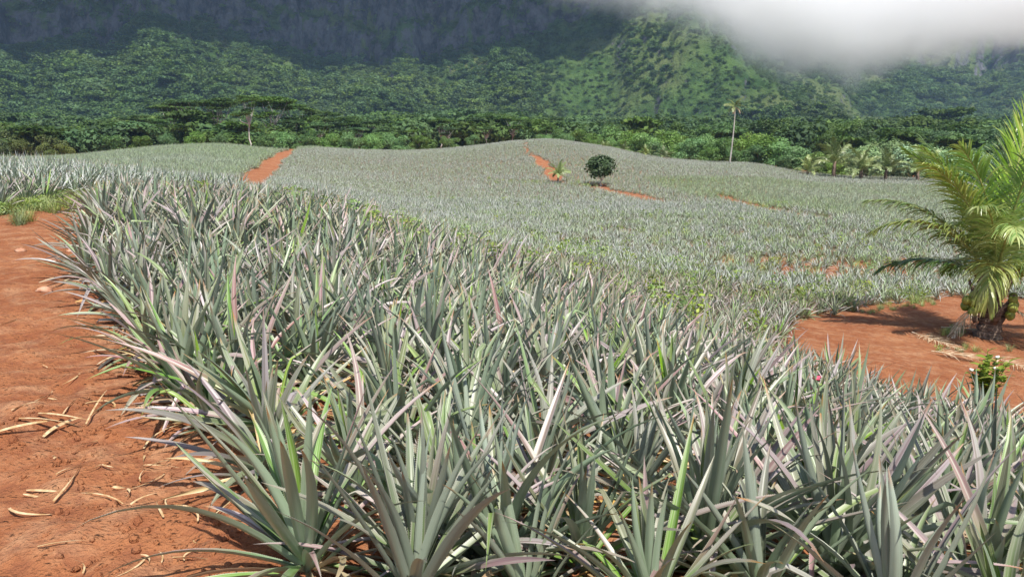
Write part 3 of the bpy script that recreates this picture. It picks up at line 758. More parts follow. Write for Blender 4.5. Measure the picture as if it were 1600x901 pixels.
VAR = {}
def variants(kind, mat, bark, n, seed):
    out = []
    for k in range(n):
        tr, cr = tree_variant(kind, seed + k)
        out.append((tr.mesh(kind + '_trunk', bark), cr.mesh(kind + '_crown', mat, False)))
    return out
VAR['broad'] = variants('broad', M_BROAD, M_BARK, 4, 10)
VAR['pale'] = variants('broad', M_PALE, M_BARK, 2, 30)
VAR['dark'] = variants('tall', M_TREE, M_BARK, 4, 40)
VAR['olive'] = variants('broad', M_OLIVE, M_BARK, 3, 60)
VAR['albizia'] = variants('albizia', M_ALB, M_PALEBARK, 4, 80)
NATH = {'broad': 6.9, 'pale': 6.9, 'dark': 11.8, 'olive': 6.9, 'albizia': 12.9}
NAMES = {'broad': 'broadleaf_tree', 'pale': 'pale_leaved_tree', 'dark': 'dense_tree', 'olive': 'olive_green_tree', 'albizia': 'flat_topped_tree'}
LABELS = {'broad': ('bright green bushy tree in the low wood bordering the right hand field', 'bushy trees bordering the field'),
          'pale': ('pale grey green leafy tree behind the young coconut palms', 'pale trees behind the young palms'),
          'dark': ('dark rounded tree rising behind the bright bushy wood edge', 'dark trees behind the wood edge'),
          'olive': ('olive green bushy tree in the wood at the far left edge', 'olive trees at the left wood edge'),
          'albizia': ('feathery flat topped tree in the wood below the cliffs', 'flat topped trees below the cliffs')}
def wood(kind, items, label=None):
    for it in items:
        u, vtop, Y = it[:3]; p = atY(u, vtop, Y); z0 = float(gz(p[0], p[1])) - .2
        h = max(2.5, p[2] - z0); k = VAR[kind][rs.randint(len(VAR[kind]))]
        lab = it[3] if len(it) > 3 else LABELS[kind][0]
        build_tree(NAMES[kind], (p[0], p[1], z0), k, rs.uniform(0, 6.28), h / NATH[kind], lab, 'tree', LABELS[kind][1])

wood('broad', [(885, 205, 165), (915, 196, 160), (948, 190, 170), (985, 200, 150), (1015, 202, 146), (1048, 196, 150), (1080, 210, 138), (1105, 204, 140), (1128, 208, 134), (1165, 200, 140), (1195, 206, 130),
               (1222, 210, 128), (1250, 222, 124), (1186, 222, 128), (1060, 222, 138), (1030, 218, 142), (1000, 214, 148), (960, 212, 152), (925, 212, 158), (1150, 226, 129), (1110, 226, 132), (1230, 238, 124), (1290, 232, 121), (1310, 246, 119)])
wood('pale', [(1385, 202, 122, 'tallest pale grey green tree, rounded, behind the young coconut palms'), (1355, 222, 120), (1420, 212, 119), (1450, 226, 116), (1490, 216, 115), (1525, 228, 113), (1330, 226, 122), (1570, 232, 111), (1610, 236, 109), (1470, 244, 113), (1540, 250, 110)])
wood('dark', [(1100, 190, 190), (1140, 184, 196), (1180, 180, 200), (1215, 184, 190), (1255, 186, 186), (1285, 192, 180), (1320, 188, 186), (1350, 196, 176), (1430, 190, 178), (1470, 196, 170), (1510, 200, 160), (1555, 204, 156), (1600, 206, 150),
              (900, 190, 210), (940, 182, 215), (985, 186, 205), (1030, 184, 205), (1065, 188, 198), (1245, 198, 165), (1300, 206, 150)])
wood('olive', [(15, 196, 150), (50, 190, 155), (-30, 185, 150), (85, 205, 150), (118, 206, 160), (30, 214, 140), (70, 220, 138), (105, 222, 140), (-10, 212, 138), (0, 200, 170), (140, 205, 170)])
wood('albizia', [(385, 143, 146, 'tallest flat topped tree with a long bare pale trunk behind the left field'), (300, 150, 190), (265, 158, 200), (335, 150, 186), (428, 147, 180, 'flat topped tree with a pale forked trunk right of the tallest one'),
                 (460, 156, 190), (500, 168, 200), (210, 178, 196), (180, 186, 190), (240, 182, 180), (280, 180, 176), (325, 178, 172), (540, 178, 205), (590, 182, 200), (640, 186, 196), (690, 182, 190), (740, 180, 192), (775, 174, 196), (800, 178, 190), (700, 196, 176), (760, 196, 176), (650, 200, 178), (460, 184, 168), (500, 190, 166), (560, 196, 172), (150, 196, 176), (840, 184, 200), (860, 194, 182)])
LABELS['broad'] = ('low green bushy tree along the upper edge of the left hill field', 'bushy trees along the hill crest')
wood('broad', [(180, 206, 158), (225, 208, 150), (260, 206, 152), (300, 200, 156), (342, 206, 150), (418, 206, 150), (440, 200, 156), (475, 200, 158), (510, 204, 160), (545, 202, 162), (580, 206, 160), (615, 204, 160), (655, 208, 158), (700, 210, 158), (740, 208, 162), (850, 206, 168), (880, 198, 172)])

# the countless forest behind the wood edge and on the mountain slope
def forest_crown(seed, n, flat):
    q = np.random.RandomState(seed); cr = MB()
    if flat: lobes = [((q.uniform(-3, 3), q.uniform(-3, 3), q.uniform(4, 6.4)), (q.uniform(1.8, 3), q.uniform(1.8, 3), .45)) for _ in range(7)]
    else: lobes = [((q.normal(0, 1.3), q.normal(0, 1.3), q.uniform(1.5, 5)), (q.uniform(1.4, 2.3), q.uniform(1.4, 2.3), q.uniform(1.2, 1.9))) for _ in range(7)]
    crown(cr, q, lobes, n, .85 if n < 300 else .6, .5, .6)
    return cr.mesh('forest_tree', M_FOREST, False)
FV = [forest_crown(700 + k, 170, k >= 5) for k in range(7)] + [forest_crown(800 + k, 700, k >= 3) for k in range(4)]
na = 95000
az = rs.uniform(R(-40), R(40), na); r = 440 + 1300 * rs.uniform(0, 1, na) ** .9
z = mountain_z(az, r); dz = (mountain_z(az, r + 4) - z) / 4
vz = z > gz(r * np.sin(az), r * np.cos(az)) - 2
keepm = vz & (rs.rand(na) < np.where(dz < 1.15, 1.0, .28)) & (rs.rand(na) < np.where(r < 900, 1, .55))
az, r, z = az[keepm], r[keepm], z[keepm]
mx, my = r * np.sin(az), r * np.cos(az)
spur = sstep(U2az(800), U2az(920), az) * (r < 1000)
hs = .8 * rs.uniform(.25, 1.0, len(r)) ** 1.5 * 1.6 * (1 + .6 * (vnoise(mx / 60, my / 60, 91) > .12)) * np.where(r > 1000, 1.25, 1) * (1 - .42 * spur)
# foothill forest on the plain behind the wood edge
nb = 9000
bx2 = rs.uniform(-420, 420, nb); by2 = rs.uniform(135, 640, nb)
kb = (by2 > far_limit(bx2, by2) + 34) & (np.abs(np.arctan2(bx2, by2)) < R(40)) & (rs.rand(nb) < np.interp(by2, [135, 640], [1, .6]))
bx2, by2 = bx2[kb], by2[kb]; zb2 = np.maximum(gz(bx2, by2), mountain_z(np.arctan2(bx2, by2), np.hypot(bx2, by2)))
x = np.r_[mx, bx2]; y = np.r_[my, by2]; z = np.r_[z, zb2]; n_ = len(x)
idx = np.r_[rs.randint(0, 7, len(mx)), 7 + rs.randint(0, 4, len(bx2))]
sc = np.r_[hs, rs.uniform(.8, 1.35, len(bx2)) * np.interp(by2, [170, 420], [1.0, 1.6]) * (1 + .5 * vnoise(bx2 / 35, by2 / 50, 33))]
rot = np.stack([rs.normal(0, .12, n_), rs.normal(0, .12, n_), rs.uniform(0, 6.28, n_)], -1)
print('forest trees', n_)
instancer('forest', FV, x, y, z - 1.2, rot, np.stack([sc * rs.uniform(.85, 1.2, n_), sc * rs.uniform(.85, 1.2, n_), sc * rs.uniform(.75, 1.1, n_)], -1), idx, 'dense green forest covering the foot and slopes of the mountain')

# ================================================================== palms
def frond(mb, base, az, el, L, droop, nl=60, ll=.75, lw=.034, hang=.8, roll=0.0, tone=.5, sway=0.0, rw=.028, q=rnd, flop=1.4, rmb=None):
    k = 18; s = np.linspace(0, 1, k); e = el - droop * s ** flop; a = az + sway * s
    T = np.stack([np.cos(e) * np.cos(a), np.cos(e) * np.sin(a), np.sin(e)], -1)
    P = np.array(base) + np.r_[np.zeros((1, 3)), np.cumsum((T[1:] + T[:-1]) / 2 * L / (k - 1), 0)]
    tube(rmb or mb, P, rw * (1 - .86 * s) + .003, 5)
    H = np.stack([-np.sin(a), np.cos(a), 0 * a], -1); Nn = np.cross(T, H); rl = roll
    H, Nn = H * math.cos(rl) + Nn * math.sin(rl), Nn * math.cos(rl) - H * math.sin(rl)
    ss = np.linspace(.14, .995, nl); V, Fc, Tn = [], [], []
    for sd_ in (-1, 1):
        for t in ss:
            t = min(1, max(0, t + q.gauss(0, .004)))
            p = np.array([np.interp(t, s, P[:, j]) for j in range(3)]); tv = np.array([np.interp(t, s, T[:, j]) for j in range(3)])
            hv = np.array([np.interp(t, s, H[:, j]) for j in range(3)]); nv = np.array([np.interp(t, s, Nn[:, j]) for j in range(3)])
            ang = R(58 - 34 * t + q.gauss(0, 5)); l_ = ll * math.sin(math.pi * (.20 + .72 * t)) ** .7 * q.uniform(.85, 1.1)
            d = tv * math.cos(ang) + (hv * sd_ * .93 + nv * q.uniform(.0, .5)) * math.sin(ang); d /= np.linalg.norm(d)
            pt = p.copy(); pts = [pt]; hg = hang * q.uniform(.6, 1.3)
            for j in range(4):
                d = d + np.array([0, 0, -1]) * hg * .25 * (j * .55 + .35); d /= np.linalg.norm(d); pt = pt + d * l_ / 4; pts.append(pt)
            wv = np.cross(d, nv + q.gauss(0, .35) * hv); wv /= np.linalg.norm(wv) + 1e-9
            b = len(V); ws = (.5, 1, .85, .5, .06)
            for pp, w_ in zip(pts, ws): V += [pp - wv * lw * w_ / 2, pp + wv * lw * w_ / 2]
            for j in range(4): Fc.append((b + 2 * j, b + 2 * j + 1, b + 2 * j + 3, b + 2 * j + 2))
            r_ = min(1, max(0, tone + q.gauss(0, .16))); Tn += [(r_, 0, 0, 1)] * 10
    mb.add(V, Fc, None, Tn, 0)

# the big coconut palm on the red apron
pb = at(1540, 527, 12); PB = np.array([pb[0], pb[1], float(gz(pb[0], pb[1]))])
palm = empty('coconut_palm', PB, 0, 1.05); tag(palm, 'young coconut palm with green coconuts on the red apron at the right', 'palm tree', None)
tm = MB(); hh = np.linspace(0, 1, 22); wob_ = .03 * np.sin(hh * 30)
tube(tm, np.stack([.10 * hh + .04 * np.sin(hh * 5), .05 * hh, -.15 + 1.45 * hh], -1), .23 - .06 * hh + .035 * np.sin(hh * 55) + .12 * np.exp(-hh * 7), 12)
tm.obj('trunk', M_PALMBARK, palm)
for k in range(16):       # old frond stubs round the trunk
    bm_ = MB(); a = k * GOLD; zz = .25 + .065 * k
    b0 = np.array([.2 * math.cos(a), .2 * math.sin(a), zz])
    tube(bm_, [b0, b0 + np.array([.12 * math.cos(a), .12 * math.sin(a), .18]), b0 + np.array([.24 * math.cos(a), .24 * math.sin(a), .42])], [.075, .06, .025], 6)
    bm_.obj('frond_stub', M_PALMBARK, palm)
CB = np.array([.08, .03, 1.15])
fr_spec = [  # azimuth, elevation, length, droop, hang, roll, tone, leaflet length
    (35, 86, 4.1, 22, .35, .9, .55, .95), (182, 76, 3.4, 46, .75, .1, .75, .75), (182, 62, 3.3, 96, 1.2, .2, .75, .72), (238, 58, 2.3, 150, 1.3, .1, .85, .85),
    (160, 28, 2.3, 62, 1.2, 0, .18, .75), (325, 28, 2.5, 95, 1.1, 0, .78, .8), (60, 66, 3.5, 50, .6, 0, .3, .8), (118, 70, 3.5, 40, .6, .5, .45, .85), (140, 78, 3.5, 38, .7, .4, .6, .8), (212, 80, 3.2, 44, .8, .4, .6, .8), (232, 66, 2.9, 70, 1.0, .2, .75, .75), (170, 60, 3.3, 66, 1.1, .1, .85, .75), (195, 74, 3.3, 52, .8, .3, .8, .8), (60, 80, 3.7, 30, .5, .6, .55, .9), (248, 70, 2.8, 95, 1.2, 0, .85, .8),
    (300, 74, 3.2, 62, .9, -.5, .45, .85), (5, 48, 3.3, 80, 1.0, 0, .5, .8), (345, 70, 3.5, 52, .7, -.3, .45, .85), (268, 83, 3.4, 34, .7, .2, .35, .85), 
    (290, 42, 2.6, 120, 1.3, 0, .6, .85), (350, 15, 2.4, 70, 1.2, 0, .45, .75), (85, 20, 2.6, 60, 1.1, 0, .3, .75)]
for a, e, L, dr, hg, rl, tn, ll in fr_spec:
    m = MB(); rb = MB()
    frond(m, CB + np.array([.09 * math.cos(R(a)), .09 * math.sin(R(a)), rnd.uniform(-.1, .2)]), R(a), R(e), L, R(dr), 72, ll, .040, hg, rl, tn, R(rnd.gauss(0, 6)), .034, rmb=rb)
    fo = m.obj('frond', M_PALM, palm, False); rb.obj('frond_stalk', M_RACHIS, fo)
for a in (60, 200, 320):
    m = MB(); frond(m, CB + np.array([.12 * math.cos(R(a)), .12 * math.sin(R(a)), -.35]), R(a), R(-20), 1.5, R(55), 34, .4, .02, 1.6, 0, .5)
    m.obj('dead_frond', M_STRAW, palm, False)
import bmesh
def blob(mb, c, r, seed, sx=1, sy=1, sz=1, sub=2, rough=.1):
    bm = bmesh.new(); bmesh.ops.create_icosphere(bm, subdivisions=sub, radius=1.0)
    V = np.array([v.co for v in bm.verts]); f = [tuple(v.index for v in p.verts) for p in bm.faces]; bm.free()
    k = 1 + rough * 2 * (vnoise(V[:, 0] * 1.7 + seed, V[:, 1] * 1.7 + V[:, 2] * 1.3, 4) + .5 * vnoise(V[:, 0] * 4 + seed, V[:, 1] * 4 + V[:, 2] * 3, 5))
    mb.add(np.array(c) + V * k[:, None] * r * np.array([sx, sy, sz]), f, None, np.tile((.5, 0, 0, 1), (len(V), 1)))
for k, (dx, dy, dz) in enumerate([(-.40, -.10, .80), (-.50, .02, .70), (-.34, -.24, .70), (-.45, -.16, .60), (-.30, -.30, .86), (-.55, -.08, .84), (.36, -.22, .86), (.46, -.14, .76), (.32, -.30, .72), (.30, -.28, .56), (.48, -.02, .90), (-.36, -.02, .92)]):
    m = MB(); blob(m, (dx, dy, dz), rnd.uniform(.085, .105), k, 1, 1, 1.2, 2, .05); m.obj('coconut', M_COCO, palm)

def young_palm(seed, nfr=13, L=2.2, trunk=.5, lw=.075, nl=26, steep=1.0):
    q = random.Random(seed); t, c = MB(), MB()
    tube(t, [(0, 0, -.2), (.03, 0, trunk * .5), (.02, .03, trunk + .2)], [.2, .15, .11], 8)
    for k in range(nfr):
        a = k * GOLD + q.gauss(0, .3); u = k / (nfr - 1)
        frond(c, (0, 0, trunk), a, R((84 - 58 * u) * steep + q.gauss(0, 5)), L * q.uniform(.85, 1.1) * (1 - .12 * u), R(30 + 60 * u), nl, .55 * L / 2.2, lw, .8, q.gauss(0, .4), .55 - .25 * q.random() + .4 * u, 0, .03, q)
    return t.mesh('palm_trunk', M_PALMBARK), c.mesh('palm_crown', M_PALM_PALE, False)
YP = [young_palm(900 + k, 12 + k, 2.4, .45 + .25 * k) for k in range(4)]
YPH = 3.0
for (u, vb, vt, Y, k, lab) in [(1262, 270, 236, 113, 0, 'smallest pale young coconut palm, leftmost of the row at the far field edge'), (1303, 273, 211, 111, 3, 'tallest young coconut palm of the row at the far field edge, visible trunk'),
                            (1345, 275, 224, 109, 1, 'young coconut palm squeezed between the tallest palm and the widest one'), (1384, 277, 228, 108, 2, 'widest young coconut palm of the row, fronds sweeping to the ground'),
                            (1434, 279, 226, 107, 1, 'young coconut palm at the right end of the row at the far field edge'), (872, 287, 248, 79, 3, 'lone pale young palm at the lower end of the red track on the hill')]:
    d_ = ray(u, vb); p = d_ * (Y / d_[1]); p = np.array([p[0], p[1], 0.0]); p[2] = gz(p[0], p[1]); hgt = (atY(u, vt, Y)[2] - p[2]) * 1.06
    e = empty('young_palm', (p[0], p[1], float(gz(p[0], p[1]))), rnd.uniform(0, 6.28), hgt / (YPH + .25 * k)); tag(e, lab, 'palm tree', 'young coconut palms' if u > 1000 else None)
    inst(YP[k][0], 'trunk', e); inst(YP[k][1], 'crown', e)
for u, vt, Y in [(945, 216, 138), (975, 219, 135), (1038, 226, 130), (1010, 224, 132)]:
    p = atY(u, vt, Y); z0 = float(gz(p[0], p[1]))
    e = empty('young_palm', (p[0], p[1], z0), rnd.uniform(0, 6.28), max(1.6, p[2] - z0) / YPH); tag(e, 'dull young palm at the wood edge behind the lone round tree', 'palm tree', 'young palms at the hill edge')
    k = rs.randint(3); inst(YP[k][0], 'trunk', e); inst(YP[k][1], 'crown', e)
# tall thin palm standing out above the wood
p = atY(1140, 252, 122); z0 = float(gz(p[0], p[1])); th_ = atY(1142, 166, 122)[2] - z0
e = empty('tall_palm', (p[0], p[1], z0)); tag(e, 'tall thin palm with bare pale trunk and ragged browning crown', 'palm tree')
m = MB(); s = np.linspace(0, 1, 12); tube(m, np.stack([.45 * np.sin(s * 1.6), 0 * s, -.3 + (th_ + .3) * s], -1), .13 - .05 * s, 8); m.obj('trunk', M_PALEBARK, e)
m = MB(); top = np.array([.45, 0, th_])
for k in range(10):
    q = random.Random(40 + k); u = k / 9
    frond(m, top, k * GOLD, R(70 - 100 * u), 1.95 * q.uniform(.8, 1.1), R(50), 24, .55, .09, 1.0, q.gauss(0, .5), .4 + .5 * u, 0, .03, q)
m.obj('crown', M_PALM_PALE, e, False)
m = MB()
for k in range(5): frond(m, top + np.array([0, 0, -.1]), k * 1.3 + .4, R(-25), 1.3, R(60), 14, .35, .05, 1.4, 0, .5)
m.obj('dead_fronds', M_STRAW, e, False)

# the lone round tree in the field
q = np.random.RandomState(5); p = at(937, 292, 40); Z0 = float(gz(p[0], p[1])); hgt = 47 / F * p[1]; sc = hgt / 3.1
e = empty('round_tree', (p[0], p[1], Z0), 0, sc); tag(e, 'small round dark green tree standing alone in the hill field', 'tree')
lobes = [((0, 0, 2.1), (1.15, 1.1, .95)), ((-.75, .1, 2.15), (.7, .7, .7)), ((.75, -.1, 2.15), (.75, .7, .75)), ((.1, .2, 2.75), (.75, .7, .5)), ((-.4, -.2, 1.45), (.7, .6, .5)), ((.5, 0, 1.5), (.6, .6, .45)), ((-.5, .1, 2.65), (.5, .5, .45)), ((.6, 0, 2.7), (.5, .5, .4))]
tr, cr = MB(), MB()
limbs(tr, q, .085, 2.4, lobes[1:6], (0.05, 0), 6, .28); tube(tr, [(.05, 0, -.2), (.12, .02, .5), (.35, .05, 1.2)], [.06, .05, .03], 6); crown(cr, q, lobes, 2300, .19, .5, .4, .75)
tr.obj('trunk', M_PALEBARK, e); cr.obj('crown', mat_foliage('round_tree_foliage', (.022, .042, .012), (.05, .088, .022), (.10, .15, .05)), e, False)

# ================================================================== weeds and grass
def weed_mesh(seed, h, n, size, spread=.18, name='weed_clump'):
    q = np.random.RandomState(seed); m = MB()
    zz = h * q.uniform(.1, 1, n) ** .8; a = q.uniform(0, 6.28, n); r = spread * np.sqrt(q.uniform(0, 1, n)) * (.4 + .8 * (1 - np.abs(zz / h - .5)))
    P = np.stack([r * np.cos(a), r * np.sin(a), zz], -1); Nm = np.stack([np.cos(a) * .7, np.sin(a) * .7, np.full(n, .8)], -1) + q.normal(size=(n, 3)) * .45
    cards(m, q, P, Nm, size, np.clip(q.uniform(0, 1, n), 0, 1), .3, 2.0)
    return m
def tuft_mesh(seed, h, n):
    q = random.Random(seed); m = MB()
    for k in range(n):
        a = q.uniform(0, 6.28); r = q.uniform(0, .09)
        leaf(m, (r * math.cos(a), r * math.sin(a), -.01), a + q.gauss(0, .8), R(q.uniform(3, 45)), R(q.uniform(5, 60)), h * q.uniform(.5, 1.1), .008, (q.random(), 0, 0, 1), 4, 2, 0, 0, None, False, 0)
    return m
WM = [weed_mesh(20 + k, .26 + .05 * k, 46, .032, .16).mesh('weed', M_WEED, False) for k in range(4)] + [tuft_mesh(30 + k, .35, 45).mesh('grass_tuft', M_GRASS, False) for k in range(3)] + [weed_mesh(50 + k, .92, 110, .042, .2).mesh('tall_weed', M_WEED, False) for k in range(3)]
wx, wy, ws, wi = [], [], [], []
def patch(u, v, n, su, sv, lo, kinds, size=(.7, 1.3)):
    for _ in range(n):
        p = at(rnd.gauss(u, su), rnd.gauss(v, sv), lo)
        wx.append(p[0]); wy.append(p[1]); ws.append(rnd.uniform(*size)); wi.append(rnd.choice(kinds))
W4, G3 = [0, 1, 2, 3], [4, 5, 6]
def wpatch(x, y, n, sx, sy, kinds, size):
    for _ in range(n): wx.append(rnd.gauss(x, sx)); wy.append(rnd.gauss(y, sy)); ws.append(rnd.uniform(*size)); wi.append(rnd.choice(kinds))
T3 = [7, 8, 9]
for k in range(len(LEFT_BLOCK) - 4):
    for t_ in np.linspace(0, 1, 60):
        q_ = LEFT_BLOCK[k] * (1 - t_) + LEFT_BLOCK[k + 1] * t_
        wpatch(q_[0], q_[1] + .1, 2, .2, .2, G3 + [0], (.5, 1.15))
wpatch(-2.6, 16.4, 12, .9, .8, T3, (.75, 1.0)); wpatch(-2.0, 14.8, 9, .7, .6, T3, (.75, 1.0)); wpatch(.8, 14.2, 12, 1.3, .8, T3, (.75, 1.05)); wpatch(2.6, 12.6, 8, .7, .5, T3, (.8, 1.1)); wpatch(-5, 17.5, 6, 1, .8, T3, (.8, 1.05))
for u, v, n, su, sv in [(900, 405, 60, 40, 8), (1000, 425, 60, 50, 8), (1080, 440, 40, 40, 8), (1270, 470, 24, 16, 8), (1300, 478, 24, 26, 4), (1400, 470, 24, 40, 4), (1120, 460, 20, 30, 8), (900, 395, 40, 20, 4), (1010, 345, 16, 20, 5), (1130, 390, 20, 60, 8), (1250, 400, 20, 80, 10),
                        (760, 285, 20, 20, 1.5), (830, 289, 60, 40, 1.2), (910, 293, 20, 15, 1), (660, 282, 10, 8, 1), (1070, 288, 30, 40, 1.5), (940, 322, 14, 40, 6), (1020, 330, 14, 60, 6), (1130, 306, 16, 20, 1.0), (600, 300, 20, 40, 5), (1200, 325, 24, 20, 1.5)]:
    patch(u, v, n, su, sv, 14, W4 + G3, (.8, 1.5))
for _ in range(900):
    yy_ = 20 + 42 * rnd.random() ** 1.2; u_ = rnd.uniform(620, 1460)
    xx_ = (u_ - 800) / F * yy_
    if not inside(APRON, np.array([xx_]), np.array([yy_]))[0]:
        wx.append(xx_); wy.append(yy_); ws.append(rnd.uniform(.7, 1.7)); wi.append(rnd.choice(G3 + G3 + W4))
for u, v, n, su, sv in [(40, 322, 70, 50, 6), (110, 312, 60, 30, 5), (10, 328, 40, 20, 5), (150, 300, 30, 10, 3), (115, 326, 14, 5, 1.5), (85, 333, 10, 5, 1.5), (35, 348, 12, 8, 2), (60, 322, 40, 50, 6)]:
    patch(u, v, n, su, sv, 8, G3 + [0], (.6, 1.25))
for u, v, n, su, sv in [(1355, 488, 8, 8, 1.5), (1390, 483, 10, 12, 2), (1490, 522, 16, 14, 3), (1520, 548, 12, 30, 3), (1420, 480, 8, 14, 2), (1440, 474, 12, 16, 2)]:
    patch(u, v, n, su, sv, 12, G3 + [0], (.3, .7))
wx, wy = np.array(wx), np.array(wy); n_ = len(wx)
instancer('weeds', WM, wx, wy, gz(wx, wy), np.stack([np.zeros(n_), np.zeros(n_), rs.uniform(0, 6.28, n_)], -1), np.array(ws), np.array(wi), 'yellow green weeds and grass tufts growing among the plants')

def herb(name, loc, h, stems, label, cat, leafsize, flowers=None, nflow=0, seed=1, mat=M_WEED):
    q = np.random.RandomState(seed); e = empty(name, loc); tag(e, label, cat); st, lf, fl = MB(), MB(), MB()
    for k in range(stems):
        a = q.uniform(0, 6.28); ln = q.uniform(.05, .35) * h; hh_ = h * q.uniform(.65, 1)
        pts = np.array([[0, 0, -.03], [ln * .3 * math.cos(a), ln * .3 * math.sin(a), hh_ * .5], [ln * math.cos(a), ln * math.sin(a), hh_]])
        tube(st, pts, [.007, .005, .003], 5)
        m = int(9 + 10 * h)
        for j in range(m):
            t = .2 + .8 * j / m; p = np.array([np.interp(t, [0, .5, 1], pts[:, c]) for c in range(3)]); b = j * GOLD + q.normal(0, .3)
            leaf(lf, p, b, R(q.uniform(40, 75)), R(q.uniform(20, 60)), leafsize * q.uniform(.6, 1.15), leafsize * .48, (q.uniform(), 0, 0, 1), 5, 3, 0, q.normal(0, .3), None, False, .12)
        if k < nflow:
            fm = MB(); blob(fm, pts[-1], .03, k, 1, 1, .7, 2, .5); fm.obj('flower', flowers, e)
    st.obj('stem', mat, e); lf.obj('leaves', mat, e, False)
x, y = at(1532, 660, 4)[:2]; herb('flowering_weed', (x, y, float(gz(x, y))), 1.0, 13, 'tall leafy weed with white flower heads among the plants before the palm', 'weed', .16, M_FLOWER_W, 3, 3)
x, y = at(1268, 700, 3)[:2]; herb('pink_weed', (x, y, float(gz(x, y))), .62, 5, 'thin weed with tiny pink flowers between two large pineapple plants', 'weed', .07, M_FLOWER_P, 2, 5)
x, y = at(1040, 896, 1.8)[:2]; herb('broadleaf_weed', (x, y, float(gz(x, y))), .26, 4, 'low broad leaved green weed at the foot of the front pineapple plants', 'weed', .11, None, 0, 8)

# ================================================================== litter on the bare soil
def dry_leaf(u0, v0, u1, v1, wdt, label, name='dry_leaf', curl=.3, lo=1.6, mat=M_DRY, seg=9, n=1):
    a, b = at(u0, v0, lo), at(u1, v1, lo); d = b - a; L = math.hypot(d[0], d[1]); az = math.atan2(d[1], d[0])
    m = MB(); q = rnd
    for k in range(n):
        o_ = (q.gauss(0, .03) * (k > 0), q.gauss(0, .03) * (k > 0), .012 + .012 * k)
        leaf(m, o_, az + q.gauss(0, .12) * (k > 0), R(82), R(14), L * q.uniform(.8, 1.08), wdt * q.uniform(.8, 1.1), (q.random(), 0, 1, 1), seg, 3, q.gauss(0, curl), q.gauss(0, 1.6), None, False, .35, 1)
    o = m.obj(name, mat); o.location = (a[0], a[1], float(gz(a[0], a[1]))); tag(o, label, 'dry leaf', 'dry leaves littering the red path')
LIT = [(rnd.uniform(60, 330), rnd.uniform(560, 890)) for _ in range(40)]
DL = 'dry straw coloured leaf scrap lying loose on the red cart path'
dry_leaf(-20, 700, 105, 668, .026, 'long pale dry leaf at the left end of the dry leaf heap')
dry_leaf(30, 670, 160, 690, .030, 'widest pale dry leaf with torn white end on the heap')
dry_leaf(60, 662, 140, 680, .022, 'bent dry leaf across the middle of the dry leaf heap'); dry_leaf(70, 690, 118, 655, .022, 'narrow dry leaf sticking out of the heap towards the plants')
for a in [(75, 628, 105, 640), (82, 610, 90, 640), (20, 652, 62, 640), (100, 655, 125, 632), (135, 672, 175, 622), (40, 763, 108, 772), (35, 770, 80, 785), (85, 788, 165, 725), (88, 745, 140, 718), (15, 800, 25, 842), (60, 868, 165, 855), (130, 900, 148, 868), (175, 760, 196, 762), (0, 514, 58, 508), (160, 735, 168, 742), (205, 790, 240, 770), (225, 700, 255, 655), (85, 722, 98, 716), (180, 640, 196, 615)]:
    dry_leaf(*a, rnd.uniform(.008, .016), DL, curl=.8)
for u, v in LIT:
    eu = float(np.interp(v, [500, 590, 700, 800, 900], [150, 235, 305, 355, 410]))
    if eu - 175 < u < eu - 12:
        a_ = rnd.uniform(0, 6.28); l_ = rnd.uniform(22, 85) * (v - 250) / 500
        dry_leaf(u, v, u + l_ * math.cos(a_), v + l_ * .6 * math.sin(a_), rnd.uniform(.006, .012), DL, curl=1.2)
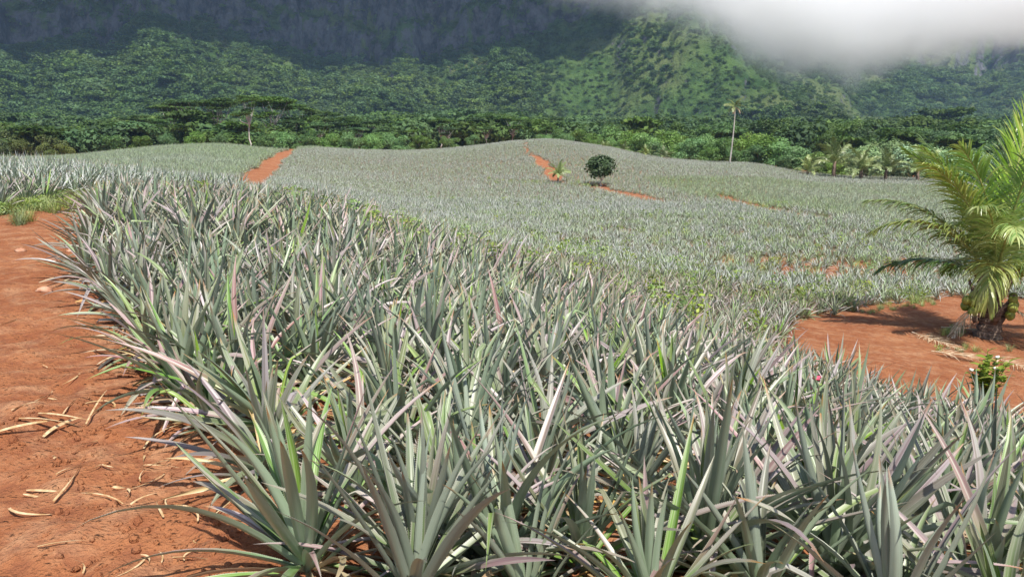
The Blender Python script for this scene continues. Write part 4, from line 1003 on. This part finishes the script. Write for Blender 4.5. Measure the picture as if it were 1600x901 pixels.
for i, a in enumerate([(1425, 523, 1500, 548), (1470, 515, 1530, 522), (1455, 553, 1520, 566), (1540, 560, 1640, 590)]):
    lab = ['pale fallen frond nearest the palm shadow on the red apron', 'short fallen frond lying close to the palm trunk', 'bleached fallen frond lying nearest the white flowering weed', 'fallen frond heap under the right side of the palm'][i]
    p0, p1 = at(a[0], a[1], 8), at(a[2], a[3], 8); d = p1 - p0; m = MB()
    frond(m, (0, 0, .05), math.atan2(d[1], d[0]), R(2), float(np.hypot(d[0], d[1])), R(3), 40, .38, .011, .35, 0, .6, 0, .012)
    o = m.obj('fallen_frond', M_STRAW, None, False); o.location = (p0[0], p0[1], float(gz(p0[0], p0[1]))); tag(o, lab, 'palm frond', 'fallen palm fronds')
for u, v, r, lab in [(88, 408, .10, 'largest pale stone half buried in the red path'), (32, 392, .07, 'small reddish stone at the left side of the red path'), (70, 455, .07, 'flat pale stone lying below the largest stone on the path'), (110, 395, .05, 'smallest stone close to the plants on the path edge')]:
    x, y = at(u, v, 3)[:2]; m = MB(); blob(m, (0, 0, 0), r, u, 1.2, 1, .6, 3, .22); o = m.obj('stone', mat_simple('stone_surface', (.36, .16, .09), (.50, .30, .20), 12, .9, .15, .01)); o.location = (x, y, float(gz(x, y)) + r * .1); tag(o, lab, 'stone')
# crumbs of soil
CM = []
for k in range(4):
    m = MB(); blob(m, (0, 0, 0), 1.0, k * 3.7, 1, 1, .75, 2, .35); CM.append(m.mesh('clod', M_SOIL))
nc = 9000; cu_ = rs.uniform(-3.4, 4.5, nc * 3); cy_ = 1.2 + 9 * rs.uniform(0, 1, nc * 3) ** 1.6
kk = vnoise(cu_ * 1.2, cy_ * 1.2, 15) + .8 * np.exp(-np.abs(cu_ - np.interp(cy_, PATH[1:10, 1], PATH[1:10, 0])) / .5) * (rs.rand(nc * 3) > .3) > .17
cu_, cy_ = cu_[kk][:nc], cy_[kk][:nc]; n_ = len(cu_)
instancer('soil_clods', CM, cu_, cy_, gz(cu_, cy_) + .001, rs.uniform(0, 6.28, (n_, 3)), .0035 + .021 * rs.uniform(0, 1, n_) ** 3.5, rs.randint(0, 4, n_), 'crumbs and clods of red soil on the path and between plants')

# ================================================================== render settings
S.view_settings.view_transform = 'Standard'; S.view_settings.look = 'None'; S.view_settings.gamma = 1.0; S.view_settings.use_curve_mapping = False
S.view_settings.exposure = 0.5
S.cycles.max_bounces = 10; S.cycles.volume_bounces = 10; S.cycles.transparent_max_bounces = 8
S.cycles.use_denoising = True
